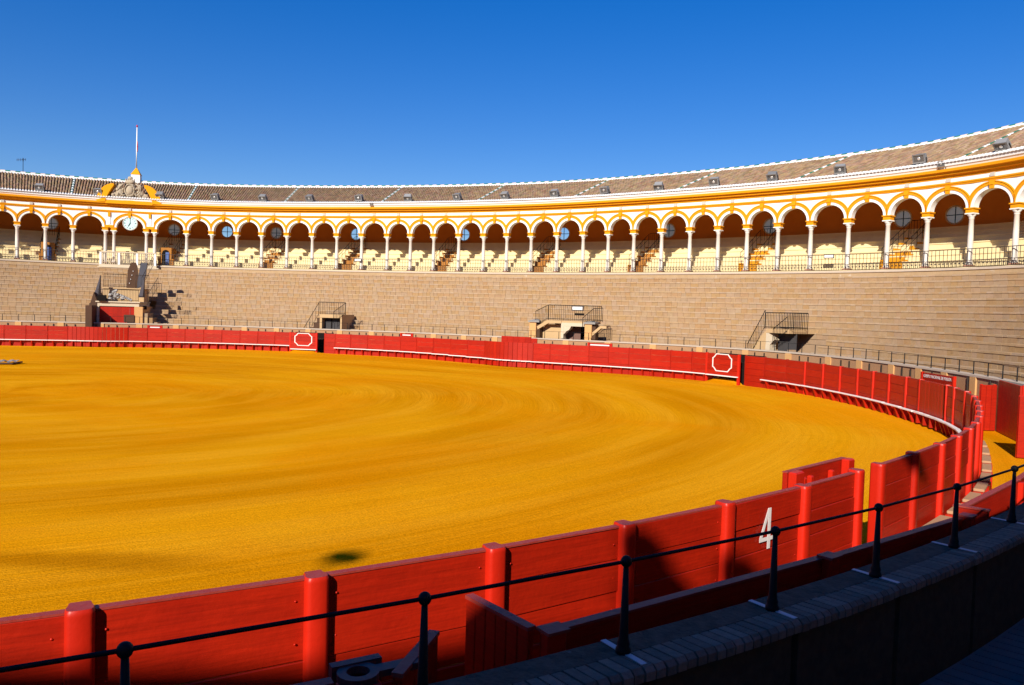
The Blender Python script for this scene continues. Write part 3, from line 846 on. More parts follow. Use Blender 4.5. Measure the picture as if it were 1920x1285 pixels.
def rail_sign(t, lab, o=-0.36):
    T = frame(t, o, 8.02, 'a')
    s_ = thing("railing_sign", lab, "sign", T)
    q = M(); q.box(-0.36, 0.36, 0.0, 0.03, 0.0, 0.28); obj("sign_frame", q, IRON, s_, T)
    q = M(); q.box(-0.31, 0.31, 0.031, 0.036, 0.05, 0.23); obj("sign_plate", q, WHITEP, s_, T)
rail_sign(0.4960, "small white plate in dark frame fixed on the right part of gallery railing")
rail_sign(1.4500, "small pale plate on the gallery railing left of the picture centre")

# ------------------------------------------------------------------ clock bay: pediment, coat of arms, clock, balcony, flagpole
TC = (PAIRL[1] + PAIRR[0]) / 2
Tp = frame(TC, -h2, 0, 'a')
for s in (-1, 1):                                    # broken segmental pediment
    q = M()
    pts = []
    outer = [(s * (1.36 + 1.50 * sin(pi / 2 * (1 - i / 8))), 13.02 + 1.78 * cos(pi / 2 * (1 - i / 8))) for i in range(9)]
    inner = [(s * (2.10 - 0.76 * (i / 8) ** 1.5), 13.02 + 1.60 * (i / 8)) for i in range(9)]
    poly = outer + inner[::-1]
    vs = [(x, 0.62, z) for x, z in poly] + [(x, -0.2, z) for x, z in poly]
    n = len(poly)
    fs = [(i, i + 1, n - 2 - i, n - 1 - i) for i in range(8)] + [(2 * n - 1 - i, 2 * n - 2 - i, n + i + 1, n + i) for i in range(8)]
    fs += [(i, i + n, (i + 1) % n + n, (i + 1) % n) for i in range(n)]
    q.add(vs, fs)
    obj("pediment_scroll", q, OCHRE, gal, Tp)
q = M(); q.box(-2.1, 2.1, -0.1, 0.58, 12.90, 13.16); q.box(-1.9, 1.9, -0.1, 0.50, 13.162, 13.36); obj("pediment_base", q, OCHRE, gal, Tp)
arms = M()
arms.blob((0, 0.15, 14.25), (0.55, 0.28, 0.72), 14, 9, 0.05, 0, 1)          # oval shield
arms.blob((0, 0.30, 14.25), (0.33, 0.22, 0.45), 12, 8, 0.06, 0, 2)
arms.blob((0, 0.15, 15.05), (0.46, 0.26, 0.24), 12, 6, 0.08, 0, 3)          # crown
arms.blob((0, 0.15, 15.42), (0.24, 0.18, 0.20), 10, 6, 0.10, 0, 4)
for k in range(5): arms.blob((-0.36 + 0.18 * k, 0.22, 15.25), (0.07, 0.10, 0.14), 6, 5, 0.05, 0, 40 + k)
rnd = random.Random(5)
for s in (-1, 1):
    arms.blob((s * 0.95, 0.12, 13.98), (0.36, 0.24, 0.52), 10, 7, 0.14, 0, 10 + s)
    arms.blob((s * 0.86, 0.15, 14.60), (0.22, 0.20, 0.26), 9, 6, 0.12, 0, 20 + s)
    arms.blob((s * 1.25, 0.10, 13.72), (0.40, 0.22, 0.32), 9, 6, 0.16, 0, 30 + s)
    arms.tube([(s * (0.55 + 0.45 * sin(q_ * 0.35)), 0.3, 13.7 + q_ * 0.13) for q_ in range(10)], 0.08, 6)
    for k in range(9): arms.blob((s * rnd.uniform(0.45, 1.5), rnd.uniform(0.15, 0.38), rnd.uniform(13.45, 14.5)), (rnd.uniform(0.08, 0.16), 0.12, rnd.uniform(0.08, 0.2)), 7, 5, 0.12, 0, 60 + k)
for k in range(60):
    x = rnd.uniform(-1.5, 1.5); zt = 13.5 + rnd.random() * max(0.15, 1.45 - abs(x))
    arms.blob((x, rnd.uniform(0.2, 0.42), zt), (rnd.uniform(0.04, 0.10), 0.09, rnd.uniform(0.05, 0.15)), 6, 4, 0.25, 0, 200 + k)
vs_ = [(0.42 * cos(2 * pi * i / 20), 0.42, 14.25 + 0.56 * sin(2 * pi * i / 20)) for i in range(21)]
arms.tube(vs_, 0.05, 5)
arms.box(-1.45, 1.45, -0.1, 0.34, 13.362, 13.60)
obj("coat_of_arms", arms, CARVE, gal, Tp)
ck = frame(TC, -0.30, 11.12, 'a')
clock = thing("clock", "round pale green dial clock hanging in the central arch", "clock", ck)
q = M(); n = 32
q.add([(0.62 * cos(2 * pi * i / n), 0.05, 0.62 * sin(2 * pi * i / n)) for i in range(n)], [tuple(range(n - 1, -1, -1))]); obj("dial", q, FACE, clock, ck)
q = M()
vs = []
for r_, y in ((0.60, -0.08), (0.60, 0.09), (0.67, 0.09), (0.67, -0.08)): vs += [(r_ * cos(2 * pi * i / n), y, r_ * sin(2 * pi * i / n)) for i in range(n)]
q.add(vs, [(k * n + i, k * n + (i + 1) % n, ((k + 1) % 4) * n + (i + 1) % n, ((k + 1) % 4) * n + i) for k in range(4) for i in range(n)])
obj("rim", q, GREYST, clock, ck)
q = M()
for k in range(12):
    a = pi / 2 - 2 * pi * k / 12
    R = Matrix.Rotation(-(a - pi / 2), 4, 'Y')
    for dx in ((-0.03, 0.03) if k % 3 == 0 else (0.0,)):
        q.box(dx - 0.018, dx + 0.018, 0.052, 0.06, 0.42, 0.55, 0, R)
obj("hour_mark", q, INK, clock, ck)
q = M(); q.box(-0.022, 0.022, 0.066, 0.075, -0.08, 0.47); obj("minute_hand", q, INK, clock, ck)
q = M(); q.box(-0.03, 0.03, 0.078, 0.087, -0.08, 0.34, 0, Matrix.Rotation(radians(210), 4, 'Y')); obj("hour_hand", q, INK, clock, ck)
q = M(); q.tube([(0, 0, 0.66), (0, 0, 1.0)], 0.03); obj("hanger", q, IRON, clock, ck)
# white balcony
Tb = frame((PAIRL[0] + PAIRR[1]) / 2, -0.36, 7.15, 'a')
bal = thing("balcony", "white balustraded balcony projecting below the clock arch", "balcony", Tb)
q = M(); q.box(-2.55, 2.55, -0.1, 0.72, -0.26, -0.06); q.box(-2.65, 2.75, -0.1, 0.80, -0.36, -0.262); obj("slab", q, PALEST, bal, Tb)
for x in (-2.42, -0.8, 0.8, 2.42):
    q = M(); q.box(x - 0.09, x + 0.09, 0.52, 0.70, -0.058, 1.06); obj("pedestal", q, LIME, bal, Tb)
q = M(); q.box(-2.55, 2.55, 0.50, 0.72, 1.062, 1.16); obj("handrail", q, PALEST, bal, Tb)
for x0, x1 in ((-2.33, -0.89), (-0.71, 0.71), (0.89, 2.33)):
    for k in range(8):
        x = x0 + (x1 - x0) * (k + 0.5) / 8
        q = M(); q.lathe([(0.05, -0.058), (0.03, 0.1), (0.055, 0.4), (0.03, 0.8), (0.05, 1.06)], 7, x, 0.61); obj("baluster", q, PALEST, bal, Tb)
# flagpole on its little roof pedestal
Tf = frame(1.9373, DR, ZR + 0.1, 'a')
flag = thing("flagpole", "tall thin white flagpole on an ochre capped pedestal at the roof ridge", "flagpole", Tf)
q = M(); q.box(-0.42, 0.42, -0.42, 0.42, -0.3, 0.62); obj("pedestal", q, LIME, flag, Tf)
q = M(); q.add([(-0.46, -0.46, 0.622), (0.46, -0.46, 0.622), (0.46, 0.46, 0.622), (-0.46, 0.46, 0.622), (0, 0, 1.45)], [(3, 2, 1, 0), (0, 1, 4), (1, 2, 4), (2, 3, 4), (3, 0, 4)]); obj("pedestal_cap", q, OCHRE, flag, Tf)
q = M(); q.tube([(0, 0, 1.3), (0, 0, 3.2), (0.02, 0, 5.5)], [0.07, 0.06, 0.045], 8); obj("pole", q, WHITEP, flag, Tf)
q = M(); q.blob((0.02, 0, 5.62), (0.09, 0.09, 0.14), 8, 6); obj("finial", q, FLAGR, flag, Tf)
q = M(); q.blob((0.07, 0.0, 3.55), (0.07, 0.06, 0.55), 7, 6, 0.2); obj("furled_flag", q, FLAGR, flag, Tf)
Ta = frame(2.1231, DR, ZR, 'a')
ant = thing("antenna", "thin television antenna mast above the roof at far left", "antenna", Ta)
q = M(); q.tube([(0, 0, 0), (0, 0, 1.5)], 0.025); obj("mast", q, IRON, ant, Ta)
q = M(); q.tube([(-0.55, 0, 1.25), (0.25, 0, 1.38)], 0.018)
for k in range(6): q.tube([(-0.5 + 0.14 * k, -0.2, 1.26 + 0.02 * k), (-0.5 + 0.14 * k, 0.2, 1.26 + 0.02 * k)], 0.012, 4); q.tube([(-0.5 + 0.14 * k, 0, 1.12 + 0.02 * k), (-0.5 + 0.14 * k, 0, 1.42 + 0.02 * k)], 0.012, 4)
obj("aerial", q, RAILIRON, ant, Ta)

# ------------------------------------------------------------------ floodlights along the eaves
fl_house = M(); fl_house.prism([(-0.34, 0.0), (0.34, 0.0), (0.30, 0.50), (-0.30, 0.50)], -0.30, 0.10)
fl_house.box(-0.37, 0.37, 0.10, 0.15, -0.02, 0.06); fl_house.box(-0.37, 0.37, 0.10, 0.15, 0.46, 0.54); fl_house.box(-0.37, -0.30, 0.10, 0.15, 0.062, 0.458); fl_house.box(0.30, 0.37, 0.10, 0.15, 0.062, 0.458)
fl_glass = M(); fl_glass.box(-0.30, 0.30, 0.102, 0.115, 0.06, 0.46)
fl_ref = M(); fl_ref.blob((0, 0.12, 0.26), (0.10, 0.03, 0.10), 10, 6)
fl_br = M(); fl_br.box(-0.38, -0.345, -0.12, -0.06, -0.28, 0.28); fl_br.box(0.345, 0.38, -0.12, -0.06, -0.28, 0.28); fl_br.box(-0.38, 0.38, -0.12, -0.06, -0.31, -0.282)
mh, mg, mr_, mb = [x.mesh(n_) for x, n_ in ((fl_house, "housing"), (fl_glass, "glass"), (fl_ref, "reflector"), (fl_br, "bracket"))]
for me, mm in ((mh, LAMPG), (mg, LAMPF), (mr_, LAMPR), (mb, RAILIRON)): me.materials.append(mm)
FLO = [2.0944, 1.9946, 1.8796, 1.7699, 1.6673, 1.5619, 1.4483, 1.3338, 1.2188, 1.1093, 0.9986, 0.8908, 0.781, 0.679, 0.5824, 0.4826, 0.3764, 0.274]
ORD = ["first", "second", "third", "fourth", "fifth", "sixth", "seventh", "eighth", "ninth", "tenth", "eleventh", "twelfth", "thirteenth", "fourteenth", "fifteenth", "sixteenth", "seventeenth", "eighteenth"]
def flood(t, lab, tilt, o=-0.55, zz=13.72, sc=1.0, yaw=0.0):
    T = frame(t, o, zz, 'a') @ Matrix.Rotation(yaw, 4, 'Z') @ Matrix.Rotation(radians(-tilt), 4, 'X') @ Matrix.Scale(sc, 4)
    f = thing("floodlight", lab, "floodlight", T, "floodlights along the gallery eaves")
    place("housing", mh, None, f, T); g_ = place("glass", mg, None, f, T); place("reflector", mr_, None, f, T)
    place("bracket", mb, None, f, T)
for i, t in enumerate(FLO):
    if i < 2: lab = "grey box floodlight on the roof eave, %s from the left edge" % ORD[i]
    elif i < 10: lab = "grey box floodlight on the roof eave, %s one right of the clock pediment" % ORD[i - 2]
    else: lab = "grey box floodlight on the roof eave, %s one from the right edge" % ORD[17 - i]
    flood(t, lab, (35, 20, 50, 28, 42)[i % 5], yaw=random.uniform(-0.25, 0.25))
flood(1.4172, "tiny dark spotlight hanging at the eave left of centre", 20, -0.74, 13.25, 0.45)
flood(0.3456, "small dark square lamp on the white eave between two big floodlights", 10, -0.74, 13.25, 0.6)
# unseen lamp stand-ins, added and shaped to cast shadow spots on fence and sand
for tx, ty, tz, dist, sx, sz in ((-2.48, 11.8, 0.0, 29.5, 0.33, 0.10), (1.55, 8.42, 1.15, 27.6, 0.24, 0.30), (1.75, 8.55, 0.62, 27.6, 0.40, 0.42), (2.95, 9.5, 0.55, 27.0, 0.28, 0.30), (6.86, 13.16, 1.50, 26.5, 0.34, 0.16), (11.1, 17.96, 0.0, 29.0, 0.5, 0.2)):
    x, y, z = tx - _d.x * dist, ty - _d.y * dist, tz - _d.z * dist
    q = M(); q.blob((0, 0, 0), (sx, 0.3, sz), 8, 6); q.tube([(0, 0, -sz), (0, -0.5, -sz - 1.2)], 0.02, 5)
    obj("lamp_shadow_caster", q, LAMPG, gal, Tr(x, y, z))

# ------------------------------------------------------------------ staircases in the gallery
STAIRS = [(2.082, "far left"), (1.8709, ""), (1.665, ""), (1.4872, ""), (1.2685, ""), (1.0491, ""), (0.8378, ""), (0.6329, ""), (0.4247, ""), (0.17, "")]
NSTL = ["left of the clock arch, with a brown doorway", "first right of the clock, with a blue door below", "second right of the clock, brown cheek walls", "third right of the clock, brown cheek walls", "fourth right of the clock, near the picture centre", "fifth right of the clock, dull ochre cheeks", "sixth right of the clock, dull ochre cheeks", "third from the right, above the middle stands", "second from the right edge, bright ochre steps", "last beyond the right edge of the picture"]
for i, (t, _) in enumerate(STAIRS):
    T = frame(t, TI0, 7.22, 'a')
    st = thing("gallery_staircase", "stair opening through cream gallery seats, " + NSTL[i], "staircase", T, "staircases in the arcaded gallery")
    mm = YSTAIR if t < 0.7 else BSTAIR
    for s in (-1, 1):                                  # stepped cheek walls either side
        q = M()
        for k in range(5):
            q.box(s * 0.62 - 0.09, s * 0.62 + 0.09, -TTR * (k + 1) + 0.004, -TTR * k + 0.10 * (k == 0), 0.0, 0.08 + TRI * (k + 1) + 0.16)
        obj("cheek_wall", q, mm, st, T)
    if i in (0, 1):
        q = M(); q.box(-0.53, 0.53, -1.4, 0.14, 0.0, 1.75); obj("door_block", q, BSTAIR, st, T)
        q = M(); q.prism([(-0.36, 0.0), (0.36, 0.0), (0.36, 1.2), (0.25, 1.45), (0, 1.55), (-0.25, 1.45), (-0.36, 1.2)], 0.142, 0.16); obj("doorway", q, DARK, st, T)
        q = M(); q.box(0.0, 0.33, 0.162, 0.19, 0.0, 1.3); obj("door", q, BLUEB, st, T)
    else:
        for k in range(5):
            q = M(); q.box(-0.53, 0.53, -TTR * (k + 1) + 0.01, -TTR * k + 0.06, 0.002, 0.20 + TRI * (k + 1) * 0.9); obj("step", q, mm, st, T)
    for s in (-1, 1):
        q = M()
        zb = lambda y: 0.55 + TRI + (-y) / TTR * TRI
        q.tube([(s * 0.62, 0.05, zb(0) + 0.45), (s * 0.62, -TTR * 4.6, zb(-TTR * 4.6 * -1 * -1) + 0.55)], 0.022, 5)
        q.tube([(s * 0.62, 0.05, zb(0) + 0.10), (s * 0.62, -TTR * 4.6, zb(-TTR * 4.6) + 0.15)], 0.016, 5)
        for k in range(6):
            y = 0.05 - TTR * 4.6 * k / 5
            q.tube([(s * 0.62, y, zb(y) - 0.5), (s * 0.62, y, zb(y) + 0.48)], 0.018, 5)
        obj("handrail", q, IRON, st, T)
    q = M(); yb = -TTR * 4.9; z_ = 0.55 + TRI + 4.9 * TRI
    q.tube([(-0.62, yb, z_ + 0.5), (0.62, yb, z_ + 0.5)], 0.022, 5)
    for k in range(7): q.tube([(-0.62 + 1.24 * k / 6, yb, z_ - 0.4), (-0.62 + 1.24 * k / 6, yb, z_ + 0.5)], 0.014, 4)
    obj("back_rail", q, IRON, st, T)

# ------------------------------------------------------------------ stair entrances in the stands
def slope_rail(q, x0, z0, x1, z1, y, h=0.95, n=8, r=0.018):
    q.tube([(x0, y, z0 + h), (x1, y, z1 + h)], 0.024, 5); q.tube([(x0, y, z0 + 0.12), (x1, y, z1 + 0.12)], 0.014, 4)
    for k in range(n + 1):
        f = k / n
        x, z = lerp(x0, x1, f), lerp(z0, z1, f)
        q.tube([(x, y, z), (x, y, z + h)], r if k in (0, n) else r * 0.7, 5)
def flat_rail(q, x0, x1, y0, y1, z, h=1.0, n=14):
    q.tube([(x0, y0, z + h), (x1, y1, z + h)], 0.026, 5); q.tube([(x0, y0, z + 0.1), (x1, y1, z + 0.1)], 0.016, 4)
    for k in range(n + 1):
        f = k / n
        x, y = lerp(x0, x1, f), lerp(y0, y1, f)
        q.tube([(x, y, z), (x, y, z + h)], 0.022 if k in (0, n) else 0.013, 5)
# 1: plain doorway at left of centre; local x from the axis of the opening
T = frame(1.4238, OFF0 - 0.05, 0, 'f')
v1 = thing("stair_entrance", "small stair entrance with dark doorway low in the stands, left of centre", "stair entrance", T, "stair entrances in the stands")
q = M(); q.box(-0.75, 1.15, -2.8, 0.0, 0.4, 0.748); q.box(-0.75, -0.56, -2.8, 0.05, 0.75, 2.78); q.box(1.02, 1.15, -2.8, 0.05, 0.75, 2.78); q.box(-0.75, 1.15, -2.8, 0.08, 2.782, 3.06); obj("wall", q, PLAST, v1, T)
q = M(); q.box(-0.558, 1.018, -0.55, -0.5, 0.75, 2.78); obj("door", q, DGREY, v1, T)
q = M(); q.box(0.02, 0.12, -0.49, -0.45, 0.75, 2.78); obj("door_post", q, DARK, v1, T)
q = M()
for k in range(5): q.box(-2.15 + 0.28 * k, -0.752, -2.2, 0.02 - 0.02 * k, 0.75 + 0.40 * k, 0.75 + 0.40 * (k + 1))
obj("side_steps", q, BROWN, v1, T)
q = M(); slope_rail(q, -2.15, 0.78, -0.85, 2.95, 0.06, 1.05, 5); obj("railing", q, IRON, v1, T)
q = M(); flat_rail(q, -0.85, 1.45, 0.04, 0.04, 3.06, 1.0, 15); slope_rail(q, 0.45, 2.35, 1.45, 3.06, 0.10, 0.95, 8); obj("railing", q, IRON, v1, T)
# 2: larger pavilion with piers in the middle
T = frame(0.8115, OFF0 - 0.05, 0, 'f')
v2 = thing("stair_entrance", "large stair entrance with brick piers, white framed opening and railing, in mid stands", "stair entrance", T, "stair entrances in the stands")
for x in (-3.15, 1.18):
    q = M(); q.box(x, x + 0.52, -0.6, 0.25, 0.4, 3.02); obj("pier", q, PIER, v2, T)
    q = M(); q.box(x + 0.522, x + 0.75, -0.6, 0.05, 0.4, 3.0); obj("pier_return", q, BROWN, v2, T)
    q = M(); q.box(x - 0.08, x + 0.80, -0.7, 0.33, 3.022, 3.14); q.add([(x - 0.05, -0.65, 3.142), (x + 0.77, -0.65, 3.142), (x + 0.77, 0.3, 3.142), (x - 0.05, 0.3, 3.142), (x + 0.4, -0.15, 3.28)], [(3, 2, 1, 0), (0, 1, 4), (1, 2, 4), (2, 3, 4), (3, 0, 4)]); obj("pier_cap", q, SLATE, v2, T)
q = M(); q.box(-2.38, -0.72, -0.55, -0.5, 0.4, 2.9); q.box(-2.38, 1.17, -3.2, 0.02, 3.06, 3.20); obj("wall", q, PLAST, v2, T)
q = M(); q.box(-0.72, -0.52, -0.5, 0.06, 0.4, 2.82); q.box(-0.72, 1.17, -0.5, 0.06, 2.822, 3.058); q.prism([(-0.518, 2.82), (-0.518, 2.25), (-0.40, 2.30), (-0.30, 2.45), (-0.10, 2.55), (0.0, 2.70), (0.05, 2.82)], -0.45, 0.05); obj("door_frame", q, PALEST, v2, T)
q = M(); q.box(-0.52, 1.17, -1.6, -1.5, 0.4, 3.0); obj("doorway", q, DARK, v2, T)
q = M(); q.box(-0.518, 0.45, -0.95, -0.90, 0.4, 2.8); obj("door", q, mat("maroon_brown_door", (0.16, 0.085, 0.065), 0.7, 0.2), v2, T)
q = M(); q.blob((-0.05, -0.3, 1.55), (0.42, 0.2, 0.34), 9, 6, 0.15, 0, 3); obj("white_sack", q, WHITEP, v2, T)
q = M(); q.blob((0.62, -0.3, 1.42), (0.36, 0.2, 0.22), 9, 6, 0.12, 0, 4); obj("red_cloth", q, RED, v2, T)
q = M()
flat_rail(q, -1.75, 2.30, 0.0, 0.0, 3.24, 1.08, 28); obj("railing", q, IRON, v2, T)
q = M(); slope_rail(q, -2.75, 2.75, -1.75, 3.24, 0.12, 1.08, 9); obj("railing", q, IRON, v2, T)
q = M(); slope_rail(q, 0.95, 2.45, 1.75, 3.14, 0.12, 1.0, 7); slope_rail(q, 1.75, 3.14, 2.45, 3.2, 0.12, 1.0, 6); obj("railing", q, IRON, v2, T)
q = M(); q.prism([(-2.55, 2.50), (-1.7, 3.0), (-0.7, 3.0), (-0.7, 3.2), (-1.85, 3.2), (-2.62, 2.72)], -0.1, 0.10); obj("stair_string", q, PLAST, v2, T)
q = M(); q.prism([(1.72, 2.2), (2.35, 2.75), (2.75, 2.75), (2.75, 2.92), (2.28, 2.92), (1.68, 2.42)], -0.3, 0.10); obj("stair_string", q, PLAST, v2, T)
q = M(); q.box(0.12, 0.88, 0.03, 0.06, 4.02, 4.24); obj("notice_plate", q, WHITEP, v2, T)
q = M(); q.box(0.04, 0.96, 0.0, 0.028, 3.95, 4.30); obj("notice_frame", q, DGREY, v2, T)
q = M(); q.box(0.28, 1.05, 0.03, 0.06, 3.62, 3.78); obj("dark_lamp_bar", q, DARK, v2, T)
# 3: right entrance
T = frame(0.4400, OFF0 - 0.05, 0, 'f')
v3 = thing("stair_entrance", "stair entrance with tan side wall and long sloping railing, right part of stands", "stair entrance", T, "stair entrances in the stands")
q = M(); q.prism([(-1.95, 0.4), (-0.62, 0.4), (-0.62, 3.0), (-0.75, 3.0), (-1.95, 1.75)], -2.6, 0.02); q.box(-0.62, 1.05, -2.8, 0.06, 2.93, 3.18); obj("wall", q, PLAST, v3, T)
q = M(); q.box(-0.618, -0.30, -0.5, 0.08, 0.4, 2.2); q.prism([(-0.618, 2.202), (-0.30, 2.202), (0.0, 2.5), (-0.45, 2.92), (-0.618, 2.92)], -0.45, 0.06); obj("door_frame", q, PALEST, v3, T)
q = M(); q.box(-0.3, 1.04, -0.75, -0.7, 0.75, 2.92); obj("door", q, DGREY, v3, T)
q = M()
for k, (w_, z_) in enumerate(((0.42, 1.9), (0.95, 2.3))): q.box(w_, 1.05, -0.68, 0.0, 0.4 + 0.002 * k, z_ - 0.35)
obj("stepped_side", q, STONE, v3, T)
q = M(); q.tube([(-0.16, 0.15, 0.75), (-0.16, 0.15, 1.75)], 0.035, 6); obj("white_post", q, WHITEP, v3, T)
q = M(); slope_rail(q, -2.0, 1.0, -0.72, 3.18, 0.1, 1.15, 11); obj("railing", q, IRON, v3, T)
q = M(); flat_rail(q, -0.72, 1.35, 0.04, 0.04, 3.18, 1.0, 18); flat_rail(q, -0.72, 1.35, -1.3, -1.3, 3.2, 1.0, 18); obj("railing", q, IRON, v3, T)
q = M(); slope_rail(q, -0.05, 2.25, 0.95, 3.0, 0.12, 0.95, 9); flat_rail(q, 1.35, 1.35, 0.04, -1.3, 3.18, 1.0, 8); obj("railing", q, IRON, v3, T)

# ------------------------------------------------------------------ main gate below the clock
T = frame(1.9330, OFF0 - 0.2, 0, 'f') @ Tr(-0.22, 0, 0) @ Matrix.Diagonal((0.84, 1, 1, 1))
gate = thing("main_gate", "big arena gate block with red door, stone ledge and railed platforms below clock", "gate", T)
q = M(); q.box(-1.35, 2.35, -5.5, 0.0, 3.22, 3.52); q.box(-1.45, 2.45, -5.5, 0.12, 3.522, 3.62); obj("ledge", q, PALEST, gate, T)
q = M(); q.prism([(-1.95, 0.0), (-1.352, 0.0), (-1.352, 3.7), (-1.62, 4.3), (-1.95, 3.3)], -3.0, 0.05); q.box(-1.90, -1.36, 0.052, 1.75, 0.0, 3.25); obj("left_wing_wall", q, BROWN, gate, T)
q = M(); q.box(1.95, 2.70, -5.0, 0.10, 0.0, 3.218); obj("right_pier", q, PIER, gate, T)
q = M(); q.box(2.70, 3.1, -3.0, -0.05, 0.4, 2.4); obj("right_wing_wall", q, PLAST, gate, T)
q = M(); q.box(-1.35, -1.15, -2.9, 0.02, 0.0, 3.218); obj("door_jamb", q, PALEST, gate, T)
q = M(); q.box(-1.148, 1.95, -3.0, -2.9, 0.0, 3.2); obj("passage", q, DARK, gate, T)
for k in range(8):
    q = M(); q.box(-1.12 + 0.38 * k, -0.745 + 0.38 * k, -0.15, -0.08, 0.05, 3.16); obj("door_board", q, RED, gate, T)
q = M(); q.box(1.50, 1.58, -0.078, -0.06, 0.05, 3.1); obj("door_strip", q, CAPRED, gate, T)
for k in range(5):
    q = M(); q.box(2.71 + 0.42 * k, 2.71 + 0.42 * (k + 1) - 0.005, -3.2, -0.06 - 0.12 * k, 0.4, 2.7 - 0.36 * k); obj("side_stair_block", q, RISER, gate, T)
q = M(); q.box(1.05, 1.95, 0.14, 0.20, 1.95, 2.55); obj("notice_board", q, BROWN, gate, T)
q = M(); q.box(-1.2, -0.5, 0.0, 0.3, 3.622, 4.1); obj("dark_box", q, DARK, gate, T)
q = M(); q.box(2.5, 2.9, -0.9, -0.6, 3.0, 3.3); obj("dark_box", q, DARK, gate, T)
# heraldic relief on the ledge
q = M()
rnd = random.Random(11)
for k in range(26):
    a = rnd.uniform(-1, 1)
    q.blob((0.4 + 0.62 * a, rnd.uniform(-0.05, 0.1), 3.75 + rnd.random() * (0.85 - 0.5 * abs(a))), (rnd.uniform(0.08, 0.2), 0.08, rnd.uniform(0.06, 0.16)), 7, 5, 0.25, 0, k)
for k in range(8): q.blob((0.75 + 0.13 * k, 0.0, 4.1 - 0.05 * k), (0.11, 0.1, 0.12), 7, 5, 0.2, 0, 90 + k)
obj("carved_relief", q, mat("relief_white_stone", (0.58, 0.55, 0.50), 0.8, 0.2, noise=0.9, nscale=9, col2=(0.05, 0.05, 0.05)), gate, T)
q = M(); q.box(-1.35, 2.35, -5.0, -2.4, 3.622, 4.66); q.box(-1.45, 2.45, -5.0, -2.3, 4.662, 4.76); obj("upper_platform", q, PLAST, gate, T)
q = M(); flat_rail(q, -1.3, 0.75, -2.4, -2.4, 4.78, 1.1, 14); flat_rail(q, 1.6, 2.8, -2.4, -2.4, 4.78, 1.1, 9); obj("railing", q, RAILIRON, gate, T)
q = M(); flat_rail(q, -1.25, 2.3, 0.05, 0.05, 3.622, 0.95, 26); obj("railing", q, RAILIRON, gate, T)
for x in (-1.5, 2.45):
    q = M(); q.add([(x - 0.3, -1.6, 4.0), (x + 0.12, -1.6, 4.0), (x + 0.12, -0.6, 4.0), (x - 0.3, -0.6, 4.0), (x + 0.12, -1.6, 5.75), (x + 0.10, -1.5, 5.75)], [(3, 2, 1, 0), (0, 1, 4), (1, 2, 5, 4), (2, 3, 5), (3, 0, 4, 5)]); obj("dark_screen", q, mat("screen_dark", (0.07, 0.06, 0.065), 0.7, 0.2), gate, T)
q = M(); q.prism([(0.35, 4.78), (1.35, 4.78), (1.45, 5.6), (1.35, 6.6), (1.2, 7.0), (0.75, 7.0), (0.42, 6.3)], -4.6, -4.5); obj("stair_doorway", q, BROWN, gate, T)
q = M(); q.prism([(1.36, 4.78), (1.95, 5.0), (2.15, 5.9), (2.3, 7.0), (1.7, 7.0), (1.45, 5.6)], -4.5, -4.2); obj("stair_cheek", q, mat("blue_grey_cheek", (0.075, 0.075, 0.09), 0.7, 0.2), gate, T)
q = M()
for k in range(4): q.blob((0.62 + 0.11 * k, -4.45, 5.2 + 0.35 * k), (0.04, 0.04, 0.05), 7, 5)
obj("white_knob", q, WHITEP, gate, T)
q = M(); slope_rail(q, 2.0, 4.8, 3.0, 6.6, -3.2, 0.9, 7); slope_rail(q, 3.0, 3.4, 3.9, 4.8, -0.8, 0.9, 7); flat_rail(q, 2.9, 4.2, -1.0, -1.0, 4.3, 0.9, 8); obj("railing", q, RAILIRON, gate, T)
# ------------------------------------------------------------------ barrier fence
ZT = 1.60
NPL = 5
def plank_set(parent, a, b, za, zb, n=NPL, top=ZT, thick=0.07, inset=0.0, seedo=0, z0=None):
    T, L = seg_frame(PF(a, inset), PF(b, inset), 0)
    zg = min(za, zb) - 0.06 if z0 is None else z0
    hgt = (top - zg) / n
    for k in range(n):
        m = M()
        d = random.uniform(-0.011, 0.011)
        s0, s1 = random.uniform(-0.003, 0.003), random.uniform(-0.003, 0.003)
        zb_, zt_ = zg + hgt * k + 0.0035, zg + hgt * (k + 1) - 0.0035
        T2 = T @ Matrix.Rotation(random.uniform(-0.0025, 0.0025), 4, 'Y')
        gp = 0.034 if b > 0.29 else 0.004
        m.bbox(-L / 2 + gp, L / 2 - gp, -thick / 2 + d, thick / 2 + d, zb_, zt_, 0.006)
        obj("plank", m, RED, parent, T2)
    m = M(); m.box(-L / 2 + 0.004, L / 2 - 0.004, -thick / 2 - 0.004, thick / 2 + 0.004, top - 0.002, top + 0.016); obj("top_rail", m, CAPRED, parent, T)
    if b < -0.45:
        m = M()
        for k in range(n):
            for x in (-L / 2 + 0.17, L / 2 - 0.17):
                m.lathe([(0.011, 0.0), (0.008, 0.006)], 6, x, zg + hgt * (k + 0.5 + random.uniform(-0.1, 0.1)))
        m.v = [(x, -thick / 2 - 0.004 - z, y) for x, y, z in m.v]
        obj("bolt_heads", m, RED_POST, parent, T, kind='stuff')
post_m = M()
